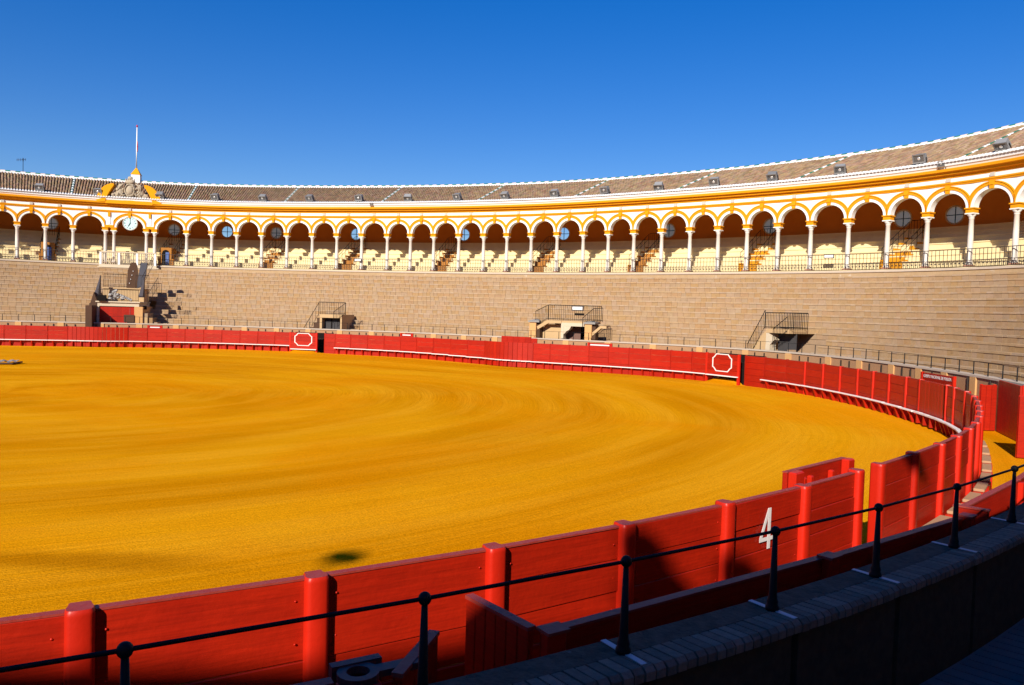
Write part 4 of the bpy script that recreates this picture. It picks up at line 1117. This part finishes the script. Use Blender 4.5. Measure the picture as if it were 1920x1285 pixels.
def _post(mm, w, d, inner):
    prof = [(-w, -0.03)]
    for k in range(9):
        a = pi - pi * k / 8
        prof.append((w * (abs(cos(a)) ** 0.55) * (1 if cos(a) > 0 else -1), -d * 0.35 - d * 0.65 * (sin(a) ** 0.6)))
    prof += [(w, -0.03), (w * 0.82, 0.03), (w * 0.82, inner - 0.02), (w * 0.7, inner), (-w * 0.7, inner), (-w * 0.82, inner - 0.02), (-w * 0.82, 0.03)]
    n = len(prof)
    pts, fs = [], []
    for z, s in ((-0.3, 1), (1.60, 1), (1.625, 0.985), (1.642, 0.90)):
        for x, y in prof: pts.append((x * s, y * s, z))
    for k in range(3):
        for i in range(n):
            j = (i + 1) % n
            fs.append((k * n + j, k * n + i, k * n + n + i, k * n + n + j))
    mm.add(pts, fs, True)
    mm.add([(x * 0.90, y * 0.90, 1.6425) for x, y in prof], [tuple(range(n - 1, -1, -1))], False, 1)
_post(post_m, 0.098, 0.118, 0.085)
post_me = post_m.mesh("post"); post_me.materials.append(RED_POST); post_me.materials.append(CAPRED)
flat_m = M(); _post(flat_m, 0.055, 0.10, 0.012)
flat_me = flat_m.mesh("post"); flat_me.materials.append(RED); flat_me.materials.append(CAPRED)
def post(parent, t, sx=1.0): 
    T = frame(t, 0.0, 0, 'f') @ Matrix.Rotation(random.uniform(-0.006, 0.006), 4, 'Y') @ Matrix.Diagonal((sx, 1, random.uniform(0.992, 1.006), 1))
    place("post", flat_me if t > 0.30 else post_me, None, parent, T)
def step_in(parent, a, b, n=2):                       # white stepping board on the arena side with red brackets
    z = (footz(a) + footz(b)) / 2 + 0.47
    T, L = seg_frame(PF(a, -0.24), PF(b, -0.24), z)
    m = M(); m.bbox(-L / 2 + 0.004, L / 2 - 0.004, -0.075, 0.075, -0.025, 0.03, 0.008); obj("step_board", m, WHITEP, parent, T)
    for k in range(n):
        m = M(); x = -L / 2 + L * (k + 0.5) / n
        m.prism([(x - 0.035, -0.55), (x + 0.035, -0.55), (x + 0.035, -0.027), (x - 0.035, -0.027)], -0.19, -0.20 + 0.02)
        m.add([(x - 0.035, -0.20, -0.55), (x + 0.035, -0.20, -0.55), (x + 0.035, -0.20, -0.027), (x - 0.035, -0.20, -0.027), (x - 0.035, 0.07, -0.027), (x + 0.035, 0.07, -0.027), (x + 0.035, -0.12, -0.55), (x - 0.035, -0.12, -0.55)],
              [(0, 1, 2, 3), (3, 2, 5, 4), (4, 5, 6, 7), (7, 6, 1, 0), (0, 3, 4, 7), (1, 6, 5, 2)])
        obj("step_bracket", m, RED, parent, T)
def step_out(parent, a, b, inset=0.0):                # bare wooden step on the alley side
    z = (footz(a) + footz(b)) / 2 + 0.36
    T, L = seg_frame(PF(a, 0.26), PF(b, 0.26), z)
    m = M(); m.bbox(-L / 2 + 0.26, L / 2 - 0.22, -0.08, 0.13, -0.03, 0.03, 0.01); obj("step_board", m, WOOD, parent, T)
    for x in (-L / 2 + 0.12, L / 2 - 0.34):
        m = M(); m.box(x, x + 0.22, -0.10, 0.13, -0.5, -0.032); obj("step_bracket", m, RED_POST, parent, T)
farA = [2.29, 2.2437, 2.1979, 2.1521, 2.11, 2.0657, 2.0234]
farA2 = [1.8921, 1.8468, 1.8009, 1.7571, 1.7107, 1.6641, 1.6165, 1.5688, 1.5224, 1.4742]
farB = [1.3865, 1.3574, 1.3152, 1.2685, 1.2228, 1.1766, 1.1312, 1.0838, 1.0348, 0.9852, 0.9401]
farC = [0.8211, 0.7838, 0.744, 0.705, 0.6674, 0.6295, 0.5901, 0.5526, 0.5124, 0.4731]
farD = [0.4054, 0.3634, 0.3128, 0.2674, 0.2221, 0.1789, 0.1348, 0.0966, 0.0578, 0.0168, -0.0166]
farE = [-0.0865, -0.1114, -0.1550, -0.1990, -0.2430, -0.2870, -0.3310, -0.3730, -0.4140, -0.4547, -0.4958, -0.5361, -0.5862, -0.6346]
nearN = [-0.6605, -0.712, -0.767, -0.8209, -0.8736, -0.9286, -0.9838, -1.0390, -1.0940, -1.149]
def fence_run(ts, label, steps_in=True, outs=(), skip_step_first=0, last_step=99):
    o = thing("red_barrier", label, "barrier fence", Tr(*PF(ts[len(ts) // 2], 0)), "red wooden barrier fence")
    for i, t in enumerate(ts): post(o, t)
    for i, (a, b) in enumerate(zip(ts, ts[1:])):
        # left to right as seen from the arena = decreasing angle
        plank_set(o, a, b, footz(a), footz(b))
        if steps_in and skip_step_first <= i < last_step: step_in(o, a, b)
        if i in outs: step_out(o, a, b)
    return o
fence_run(farA, "red barrier fence at far left, left of the wide main gate doors")
fence_run(farA2, "red barrier fence between the main gate doors and the left octagon shield")
fence_run(farB, "red barrier fence right of the left octagon shield, before the middle gate", skip_step_first=1)
fence_run(farC, "red barrier fence between the middle gate and the right octagon shield")
rD = fence_run(farD, "red barrier fence curving right of the right octagon shield with white step", skip_step_first=1)
rE = fence_run(farE, "red barrier fence at right, sweeping round the near end to the gap", outs=range(3, 13), last_step=8)
rN = fence_run(nearN, "red plank barrier fence in the foreground bearing the white 4", skip_step_first=1)
# solid kick boards where the two octagon shields leave a gap, and the two gates
def fence_gate(a, b, label, bulge, nb, name="barrier_gate"):
    o = thing(name, label, "gate", Tr(*PF((a + b) / 2, 0)))
    post(o, a); post(o, b)
    for k in range(nb):
        t0, t1 = lerp(a, b, k / nb), lerp(a, b, (k + 1) / nb)
        f = lambda t: -bulge * sin(pi * (t - a) / (b - a)) - 0.02
        T, L = seg_frame(PF(t0, f(t0)), PF(t1, f(t1)), 0)
        m = M(); m.bbox(-L / 2 + 0.006, L / 2 - 0.006, -0.04, 0.04 + random.uniform(0, 0.012), footz(t0) + 0.02, ZT + 0.02, 0.01); obj("board", m, RED, o, T)
    for k in range(nb // 2):
        t0, t1 = lerp(a, b, k / (nb // 2)), lerp(a, b, (k + 1) / (nb // 2))
        f = lambda t: -bulge * sin(pi * (t - a) / (b - a)) - 0.20
        z = footz(t0) + 0.47
        T, L = seg_frame(PF(t0, f(t0)), PF(t1, f(t1)), z)
        m = M(); m.box(-L / 2 + 0.01, L / 2 - 0.01, -0.07, 0.07, -0.025, 0.03); obj("step_board", m, WHITEP, o, T)
        m = M(); m.box(-0.035, 0.035, -0.12, 0.05, -0.4, -0.027); obj("step_bracket", m, RED, o, T)
    return o
fence_gate(2.0234, 1.8921, "wide curved red gate doors in the barrier below the main gate", 0.30, 14)
fence_gate(0.9401, 0.8211, "red double gate bulging from the barrier before the mid stair entrance", 0.40, 12)
fence_gate(-0.0166, -0.0865, "wide flush red gate without posts at the right bend of barrier", 0.0, 8)
for a, b in ((0.0168, -0.0166),): pass
def oct_shield(a, b, label, h0):
    T, L = seg_frame(PF(a, -0.42), PF(b, -0.42), 0)
    o = thing("shield_panel", label, "shield panel", T, "octagon marked shield panels")
    z0 = h0
    for k in range(4):
        m = M(); m.bbox(-L / 2, L / 2, -0.035, 0.035 + random.uniform(0, 0.006), z0 + (1.63 - z0) * k / 4 + 0.004, z0 + (1.63 - z0) * (k + 1) / 4 - 0.004, 0.008); obj("plank", m, RED, o, T)
    for x in (-L / 2 - 0.05, L / 2 + 0.0):
        m = M(); m.bbox(x - 0.05, x + 0.09, -0.09, 0.06, -0.2, 1.66, 0.012); obj("post", m, RED_POST, o, T)
    zc = (1.63 + z0) / 2 + 0.12
    w, h = (0.72, 0.49) if a > 1 else (0.74, 0.53)
    oc = [(-w, -h * 0.52), (-w + 0.10, -h * 0.62), (-w * 0.62, -h), (w * 0.62, -h), (w - 0.10, -h * 0.62), (w, -h * 0.52), (w, h * 0.52), (w - 0.10, h * 0.62), (w * 0.62, h), (-w * 0.62, h), (-w + 0.10, h * 0.62), (-w, h * 0.52)]
    n = len(oc)
    m = M()
    k_ = 0.905
    vs = [(x, 0.052, zc + z) for x, z in oc] + [(x * k_, 0.052, zc + z * k_) for x, z in oc] + [(x, 0.03, zc + z) for x, z in oc] + [(x * k_, 0.03, zc + z * k_) for x, z in oc]
    m.add(vs, [(i, (i + 1) % n, n + (i + 1) % n, n + i) for i in range(n)] + [(2 * n + i, 2 * n + (i + 1) % n, (i + 1) % n, i) for i in range(n)] + [(n + i, n + (i + 1) % n, 3 * n + (i + 1) % n, 3 * n + i) for i in range(n)])
    obj("white_octagon", m, WHITEP, o, T)
    m = M(); m.bbox(-L / 2 + 0.05, L / 2 + 0.06, 0.04, 0.20, z0 - 0.03, z0 + 0.03, 0.008); obj("step_board", m, WHITEP, o, T)
    return o
oct_shield(1.4742, 1.4035, "red shield panel with white octagon outline at left of centre", 0.36)
oct_shield(0.4731, 0.4085, "red shield panel with white octagon outline at right of centre", 0.34)
for a, b in ((1.4742, 1.4000), (0.4731, 0.4090)):       # black boards added to stand for alley shade behind each shield
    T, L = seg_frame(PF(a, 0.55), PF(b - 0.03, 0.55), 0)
    o = thing("alley_screen", "added black board standing for alley shade in the slit beside the %s octagon shield" % ("left" if a > 1 else "right"), "wooden screen", T)  # added shade board; shares its name with the real alley screens
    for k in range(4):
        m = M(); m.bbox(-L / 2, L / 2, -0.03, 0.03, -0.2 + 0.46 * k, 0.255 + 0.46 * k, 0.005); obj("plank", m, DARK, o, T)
# near shield standing on the sand in front of the gap
Tn, Ln = seg_frame(PF(-0.6260, -0.62), PF(-0.706, -0.62), 0)
sh = thing("shield_panel", "low red shield panel standing on the sand behind the near gap", "shield panel", Tn)
Ln = 1.98
Tn = Tn @ Tr(-0.32, 0, 0)
for k in range(5):
    m = M(); m.bbox(-Ln / 2, Ln / 2, -0.035, 0.035 + random.uniform(0, 0.006), 0.0 + 0.32 * k + 0.004, 0.32 * (k + 1) - 0.004, 0.009); obj("plank", m, RED, sh, Tn)
m = M(); m.box(-Ln / 2, Ln / 2, -0.04, 0.045, 1.6, 1.616); obj("top_rail", m, CAPRED, sh, Tn)
for x, w in ((-Ln / 2 + 0.10, 0.12), (Ln / 2 - 0.14, 0.14), (-0.35, 0.055), (Ln / 2 - 0.42, 0.05), (0.35, 0.055)):
    m = M(); m.bbox(x - w, x + w, -0.17 if w > 0.1 else -0.12, -0.04, -0.1, 1.62 if w > 0.1 else 1.50, 0.02); obj("post", m, RED_POST, sh, Tn)
# the painted 4 on the alley side of the near fence
def digit4(parent, T, h, w, s, y):
    m = M()
    d = 0.004
    for poly in ([(0.30 * w, h), (0.62 * w, h), (0.62 * w - 0.0, h * 0.86), (s * 0.9, 0.26 * h), (0.0, 0.26 * h)],
                 [(0.0, 0.26 * h), (w, 0.26 * h), (w, 0.26 * h - s * 0.8), (0.0, 0.26 * h - s * 0.8)]):
        pass
    st = [[(0.66 * w, h), (0.66 * w + s, h), (0.66 * w + s, 0), (0.66 * w, 0)],
          [(0.66 * w - 0.002, h), (0.66 * w - 0.002, h - s * 1.7), (s * 0.95, 0.30 * h), (0.0, 0.30 * h)],
          [(0.0, 0.298 * h), (0.66 * w - 0.002, 0.298 * h), (0.66 * w - 0.002, 0.298 * h - s * 0.75), (0.0, 0.298 * h - s * 0.75)],
          [(0.66 * w + s + 0.002, 0.298 * h), (w + s * 0.6, 0.298 * h), (w + s * 0.6, 0.298 * h - s * 0.75), (0.66 * w + s + 0.002, 0.298 * h - s * 0.75)]]
    for poly in st: m.prism(poly, y, y + d)
    return obj("painted_number", m, PAINT4, parent, T)
# outward-facing frame on the panel between posts -0.767 and -0.8209
_T, _L = seg_frame(PF(-0.767, 0), PF(-0.712, 0), 0)
T4 = _T @ Tr(-0.17, 0, 0.93)
digit4(rN, T4, 0.52, 0.27, 0.065, 0.046)

# ------------------------------------------------------------------ alley wall (contrabarrera) with its railing
NEARP = [-0.9942, -0.9410]
wall = thing("alley_wall", "low brick wall between the alley and the stands, with coping", "wall", Tr(*PW(-0.8, 2.5)))
rail = thing("wall_railing", "black iron railing with ball topped posts along the brick wall", "railing", Tr(*PW(-0.8, 2.5, 1.7)))
posts_t = []
t = -0.722
near_posts = []
for x, y in [(-2.96, 3.62), (-1.71, 3.98), (-0.445, 4.36), (0.755, 4.88), (1.95, 5.62), (3.08, 6.45), (4.23, 7.36), (5.37, 8.22)]:
    pass
def theta_of(x, y): return atan2(y - CY, x - CX)
near_posts = [-1.0690, -1.0270, -0.98445, -0.9412, -0.8995, -0.8563, -0.8148, -0.7707, -0.7242]
tt = near_posts[-1]
far_posts = []
while tt < 2.28:
    tt += (1.38 if tt < -0.45 else 1.06) / (rf0(tt) + 2.5)
    far_posts.append(tt)
all_posts = sorted(near_posts + far_posts)
ball = M(); ball.lathe([(0.050, 0.0), (0.050, 0.025), (0.038, 0.045), (0.042, 0.065), (0.033, 0.09), (0.030, 0.12), (0.0175, 0.55)], 12); ball.blob((0, 0, 0.585), (0.037, 0.037, 0.038), 14, 9)
ball_me = ball.mesh("railing_post"); ball_me.materials.append(IRON)
thin = M(); thin.lathe([(0.03, 0.0), (0.024, 0.05), (0.020, 0.52)], 7); thin_me = thin.mesh("railing_post"); thin_me.materials.append(IRON)
plate = M(); plate.box(-0.022, 0.022, -0.20, 0.20, 0.003, 0.008); plate_me = plate.mesh("post_plate"); plate_me.materials.append(ZINC)
for t in all_posts:
    T = frame(t, 2.50, wallz(t), 'w')
    if t < -0.2:
        place("railing_post", ball_me, None, rail, T @ Matrix.Rotation(random.uniform(-0.012, 0.012), 4, 'Y'))
        place("post_plate", plate_me, None, rail, T)
    else:
        place("railing_post", thin_me, None, rail, T @ Matrix.Rotation(random.uniform(-0.02, 0.02), 4, 'Y'))
q = M(); q.tube([PW(t, 2.50, wallz(t) + 0.585) for t in all_posts if t < -0.15], 0.0125, 8); obj("handrail", q, IRON, rail)
q = M(); q.tube([PW(t, 2.50, wallz(t) + 0.51) for t in all_posts if t > -0.25], 0.011, 6); obj("handrail", q, IRON, rail)
# wall body in panels between the posts, slots below the posts on the near stretch
near_edges = [-1.25] + [t for t in all_posts if t < -0.25]
for a, b in zip(near_edges, near_edges[1:]):
    e = 0.035 / rf0(a)
    ts = drange(a + e, b - e, 4)
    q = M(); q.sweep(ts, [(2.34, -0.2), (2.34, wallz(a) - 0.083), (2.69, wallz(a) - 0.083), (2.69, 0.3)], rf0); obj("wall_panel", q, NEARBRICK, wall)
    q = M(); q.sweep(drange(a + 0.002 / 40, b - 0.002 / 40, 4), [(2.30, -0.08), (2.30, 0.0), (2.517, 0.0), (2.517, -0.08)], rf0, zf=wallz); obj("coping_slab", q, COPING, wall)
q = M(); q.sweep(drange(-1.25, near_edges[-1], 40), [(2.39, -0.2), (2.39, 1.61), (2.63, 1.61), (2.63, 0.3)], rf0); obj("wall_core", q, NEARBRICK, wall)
t = -1.02
while t < near_edges[-1] - 0.002:                     # bricks on edge along the inner lip
    w = 0.088 / (rf0(t) + 2.6)
    r0 = lambda o: o + random.uniform(-0.004, 0.004)
    zt = wallz(t) + random.uniform(-0.003, 0.002)
    m = M()
    o0, o1 = 2.520, 2.745 + random.uniform(-0.003, 0.003)
    g_ = 0.0065 / rf0(t)
    a, b = t + g_, t + w - g_
    zl = zt - 0.085
    m.add([PW(a, o0, zl), PW(a, o1, zl), PW(b, o1, zl), PW(b, o0, zl), PW(a, o0, zt), PW(a, o1 - 0.03, zt), PW(b, o1 - 0.03, zt), PW(b, o0, zt), PW(a, o1, zt - 0.03), PW(b, o1, zt - 0.03)],
          [(3, 2, 1, 0), (4, 5, 6, 7), (0, 1, 8, 5, 4), (7, 6, 9, 2, 3), (5, 8, 9, 6), (8, 1, 2, 9), (0, 4, 7, 3)])
    obj("coping_brick", m, COPBRICK, wall)
    t += w
fts = drange(near_edges[-1], 2.4, 200)
q = M(); q.sweep(fts, [(2.32, -0.3 - 1.7), (2.32, -0.083), (2.72, -0.083), (2.72, -1.4)], rf0, zf=wallz); obj("wall_body", q, BRICK, wall)
q = M(); q.sweep(fts, [(2.26, -0.08), (2.26, 0.0), (2.78, 0.0), (2.78, -0.08)], rf0, zf=wallz); obj("coping_band", q, COPFAR, wall)
PIERS = [0.2327, 0.1631, 0.1057, 0.0539, -0.0027, -0.0580]
tt = 0.30
while tt < 2.3: PIERS.append(tt); tt += 0.083
for t in PIERS:
    T = frame(t, 2.32, 0, 'w'); m = M(); w = 0.22
    m.box(-w, w, 0.0, 0.07, -0.25, wallz(t) - 0.085); obj("brick_pier", m, PIER, wall, T)
tt = -0.30
i = 0
bar_m = M(); bar_m.box(-0.032, 0.032, 0.0, 0.05, 0.9, 1.72); bar_me = bar_m.mesh("iron_bar"); bar_me.materials.append(RAILIRON)
while tt < 2.3:
    if min(abs(tt - p) for p in PIERS) > 0.009: place("iron_bar", bar_me, None, wall, frame(tt, 2.30, 0.0, 'w'))
    tt += (0.018 if i % 2 else 0.026); i += 1
tt = -0.9
q = M(); q.sweep(drange(2.4, 2 * pi - 1.25, 120), [(2.27, -0.3), (2.27, 1.7), (2.75, 1.7), (2.75, 0.3)], rf0); obj("wall_body", q, BRICK, wall)

# ------------------------------------------------------------------ shelters in the alley
def board_run(parent, a, b, o, top, n, hgt, mats=RED, thick=0.06, name="plank", ob=None):
    ob = o if ob is None else ob
    T, L = seg_frame(PW(a, o), PW(b, ob), 0)
    for k in range(n):
        m = M(); m.bbox(-L / 2, L / 2, -thick / 2, thick / 2 + random.uniform(0, 0.005), top - hgt * (k + 1) + 0.004, top - hgt * k - 0.004, 0.008); obj(name, m, mats, parent, T)
    m = M(); m.box(-L / 2, L / 2, -thick / 2 - 0.012, thick / 2 + 0.016, top - 0.002, top + 0.02); obj("top_rail", m, CAPRED, parent, T)
    return T, L
def wing(parent, t, o0, o1, top, n, dt=0.0):           # radial side board of upright planks
    for k in range(n):
        p0, p1 = lerp(o0, o1, k / n), lerp(o0, o1, (k + 1) / n)
        ta, tb = t + dt * k / n, t + dt * (k + 1) / n
        T, L = seg_frame(PW(ta, p0), PW(tb, p1), 0)
        m = M(); m.bbox(-L / 2 + 0.003, L / 2 - 0.003, -0.03, 0.03, 0.0, top, 0.006); obj("upright_plank", m, RED, parent, T)
    T, L = seg_frame(PW(t, o0), PW(t + dt, o1), 0)
    m = M(); m.box(-L / 2, L / 2, -0.04, 0.04, top + 0.002, top + 0.03); obj("cap_strip", m, CAPRED, parent, T)
    return T, L
A = thing("alley_shelter", "long dark red plank shelter along the near wall, shaded, with side wing", "shelter", Tr(*PW(-0.8, 1.6)), "plank shelters in the alley")
board_run(A, -0.896, -0.790, 1.58, 1.48, 4, 0.36)
board_run(A, -0.7885, -0.698, 1.60, 1.47, 4, 0.36, ob=1.78)
wing(A, -0.897, 0.70, 1.50, 1.48, 6)
T, L = seg_frame(PW(-0.897, 0.72), PW(-0.897, 1.5), 0)
m = M(); m.prism([(-L / 2, 0.75), (L / 2, 0.25), (L / 2, 0.36), (-L / 2, 0.86)], -0.08, -0.035); obj("brace", m, RED, A, T)
for t, o in ((-0.894, 1.63), (-0.789, 1.65), (-0.700, 1.84)):
    T = frame(t, o, 0, 'w'); m = M(); m.bbox(-0.085, 0.085, -0.05, 0.05, 0.0, 1.50, 0.012); obj("post", m, RED_POST, A, T)
    m = M(); m.box(-0.10, 0.10, -0.07, 0.09, 1.502, 1.525); obj("post_cap", m, CAPRED, A, T)
B = thing("alley_shelter", "shaded plank shelter at lower left with iron ring hinge and slanting board", "shelter", Tr(*PW(-1.0, 1.6)), "plank shelters in the alley")
board_run(B, -1.10, -0.945, 1.60, 1.48, 4, 0.36)
wing(B, -0.9165, 1.22, 1.72, 1.48, 3, -0.017)
T = frame(-0.9395, 1.58, 1.48, 'w')
m = M(); n = 20
vs = []
for r_, z in ((0.075, -0.02), (0.075, 0.03), (0.135, 0.03), (0.135, -0.02)): vs += [(r_ * cos(2 * pi * i / n), r_ * sin(2 * pi * i / n), z) for i in range(n)]
m.add(vs, [(k * n + i, k * n + (i + 1) % n, ((k + 1) % 4) * n + (i + 1) % n, ((k + 1) % 4) * n + i) for k in range(4) for i in range(n)])
m.box(-0.20, 0.14, 0.10, 0.17, -0.35, 0.04); m.box(-0.42, -0.10, -0.05, 0.05, -0.02, 0.025)
obj("ring_hinge", m, mat("maroon_iron", (0.10, 0.03, 0.03), 0.5, 0.4), B, T)
m = M(); m.bbox(-0.13, 0.13, -0.10, 0.06, -1.48, -0.03, 0.012); obj("post", m, RED_POST, B, T)
Cc = thing("alley_shelter", "sunlit red plank shelter at the right end of the wall with small 4", "shelter", Tr(*PW(-0.6, 1.8)), "plank shelters in the alley")
board_run(Cc, -0.688, -0.612, 1.66, 1.52, 4, 0.36); board_run(Cc, -0.611, -0.50, 1.66, 1.52, 4, 0.36)
T, L = seg_frame(PW(-0.692, 1.60), PW(-0.692, 1.98), 0)
m = M(); m.bbox(-L / 2, L / 2, -0.04, 0.04, 0.0, 1.55, 0.012); obj("end_board", m, RED, Cc, T)
m = M(); m.box(-L / 2 - 0.01, L / 2 + 0.01, -0.05, 0.05, 1.552, 1.57); obj("top_rail", m, CAPRED, Cc, T)
T4b = T @ Tr(-0.03, 0, 1.33)
digit4(Cc, T4b, 0.09, 0.05, 0.014, -0.047)
T, L = seg_frame(PW(-0.685, 2.05), PW(-0.50, 2.05), 0)
m = M(); m.bbox(-L / 2, L / 2, -0.13, 0.13, 1.16, 1.22, 0.01); obj("ledge_board", m, RED_POST, Cc, T)
m = M(); m.bbox(-0.55, -0.15, -0.10, 0.10, 1.222, 1.27, 0.01); obj("loose_plank", m, WOOD, Cc, T)
for t in (-0.611, -0.52):
    T = frame(t, 1.72, 0, 'w'); m = M(); m.bbox(-0.07, 0.07, -0.04, 0.05, 0.0, 1.50, 0.012); obj("post", m, RED_POST, Cc, T)
# tall red boards at the right edge
def tall_board(t0, o0, t1, o1, zt, label, n=3, two=True):
    T, L = seg_frame(PW(t0, o0), PW(t1, o1), footz(t0))
    o = thing("alley_screen", label, "wooden screen", T, "tall red screens in the alley")
    for k in range(n):
        m = M(); m.bbox(-L / 2 + L * k / n + 0.004, -L / 2 + L * (k + 1) / n - 0.004, -0.035, 0.035, 0.02, zt, 0.008); obj("board", m, RED, o, T)
    for x in (-L / 2 + 0.05, L / 2 - 0.05):
        m = M(); m.bbox(x - 0.05, x + 0.05, -0.10, -0.037, 0.0, zt + 0.02, 0.01); obj("batten", m, RED_POST, o, T)
    return o
tall_board(-0.0535, 1.62, -0.0535, 2.20, 1.72, "narrow tall red screen beside the sunlit brick pier at right")
tall_board(-0.0560, 2.25, -0.1250, 1.85, 1.92, "dark shaded red screen leaf standing right of the brick pier", 5)
tall_board(-0.2235, 0.80, -0.2250, 1.75, 1.84, "bright tall red screen at the right picture edge", 4)

# ------------------------------------------------------------------ signs rising behind the fence
def sign_board(t0, t1, o, z0, z1, label, text=None):
    T, L = seg_frame(PF(t0, o), PF(t1, o), 0)
    s = thing("alley_sign", label, "sign", T)
    m = M(); m.bbox(-L / 2 + 0.13, L / 2 - 0.13, -0.03, 0.03, z0, z1 - 0.02, 0.008); obj("board", m, RED, s, T)
    for x in (-L / 2 + 0.06, L / 2 - 0.06):
        m = M(); m.bbox(x - 0.068, x + 0.068, -0.06, 0.06, -0.2, z1, 0.012); obj("post", m, RED_POST, s, T)
    if text:
        cu = bpy.data.curves.new("lettering", 'FONT'); cu.body = text; cu.align_x = 'CENTER'; cu.align_y = 'CENTER'; cu.size = 0.30; cu.extrude = 0.002; cu.resolution_u = 2
        to = bpy.data.objects.new("lettering_tmp", cu); COL.objects.link(to)
        bpy.context.view_layer.update()
        me = bpy.data.meshes.new_from_object(to.evaluated_get(bpy.context.evaluated_depsgraph_get()))
        bpy.data.objects.remove(to); bpy.data.curves.remove(cu)
        xs = [v.co.x for v in me.vertices]; w = max(xs) - min(xs)
        sx = (L - 0.42) / w
        Tt = T @ Tr(0.0, 0.036, z1 - 0.16) @ Matrix(((1, 0, 0, 0), (0, 0, 1, 0), (0, 1, 0, 0), (0, 0, 0, 1))) 
        # local x stays rightwards seen from the arena; text y becomes up, text z becomes towards the arena
        for v in me.vertices: v.co.x *= sx; v.co.y *= 0.62
        me.name = "lettering"
        place("lettering", me, WHITEP, s, Tt)
    else:
        m = M(); m.box(-L / 2 + 0.2, L / 2 - 0.2, 0.035, 0.042, z1 - 0.19, z1 - 0.11); obj("white_strip", m, WHITEP, s, T)
    return s
sign_board(0.0680, -0.0010, 1.6, 0.4, 1.74, "red sign with white capitals behind the right bend of the barrier", "CUERPO NACIONAL DE POLICIA")
sign_board(1.8555, 1.8215, 1.6, 0.4, 1.78, "low red sign with white strip behind barrier right of main gate")
sign_board(1.2079, 1.1732, 1.6, 0.4, 1.83, "low red sign with white strip behind barrier left of centre")
sign_board(0.7400, 0.6931, 1.6, 0.4, 1.78, "low red sign with white strip behind barrier below mid stair entrance")
T, L = seg_frame(PF(0.924, 1.2), PF(0.838, 1.2), 0)
o = thing("alley_screen", "wide red screen rising behind the middle barrier gate", "wooden screen", T)
for k in range(6):
    m = M(); m.bbox(-L / 2 + L * k / 6 + 0.004, -L / 2 + L * (k + 1) / 6 - 0.004, -0.035, 0.035, 0.02, 1.98 - 0.08 * (k > 4), 0.008); obj("board", m, RED, o, T)

# ------------------------------------------------------------------ drag mat on the sand
Tm = Tr(-28.9, 43.5, 0.02)
dm = thing("drag_mat", "crumpled grey drag mat lying on the sand at the left edge", "mat", Tm)
m = M()
nx, ny = 18, 6
rnd = random.Random(3)
vs = [(-1.4 + 2.6 * i / nx, -0.45 + 0.9 * j / ny + 0.12 * sin(i * 0.9), 0.04 + 0.13 * abs(sin(i * 1.1 + j * 0.7)) + 0.07 * rnd.random()) for i in range(nx + 1) for j in range(ny + 1)]
m.add(vs, [(i * (ny + 1) + j, (i + 1) * (ny + 1) + j, (i + 1) * (ny + 1) + j + 1, i * (ny + 1) + j + 1) for i in range(nx) for j in range(ny)], False)
obj("cloth", m, TARP, dm, Tm)
m = M(); m.tube([(-1.4, -0.5, 0.05), (1.35, -0.42, 0.06)], 0.05, 6); m.tube([(1.1, -0.4, 0.05), (1.4, 0.3, 0.1)], 0.05, 6); obj("drag_bar", m, MATWOOD, dm, Tm)
m = M(); m.tube([(-0.9, 0.2, 0.2), (-1.4, 0.9, 0.35), (-1.9, 1.3, 0.5)], 0.035, 5); obj("tow_rope", m, MATWOOD, dm, Tm)
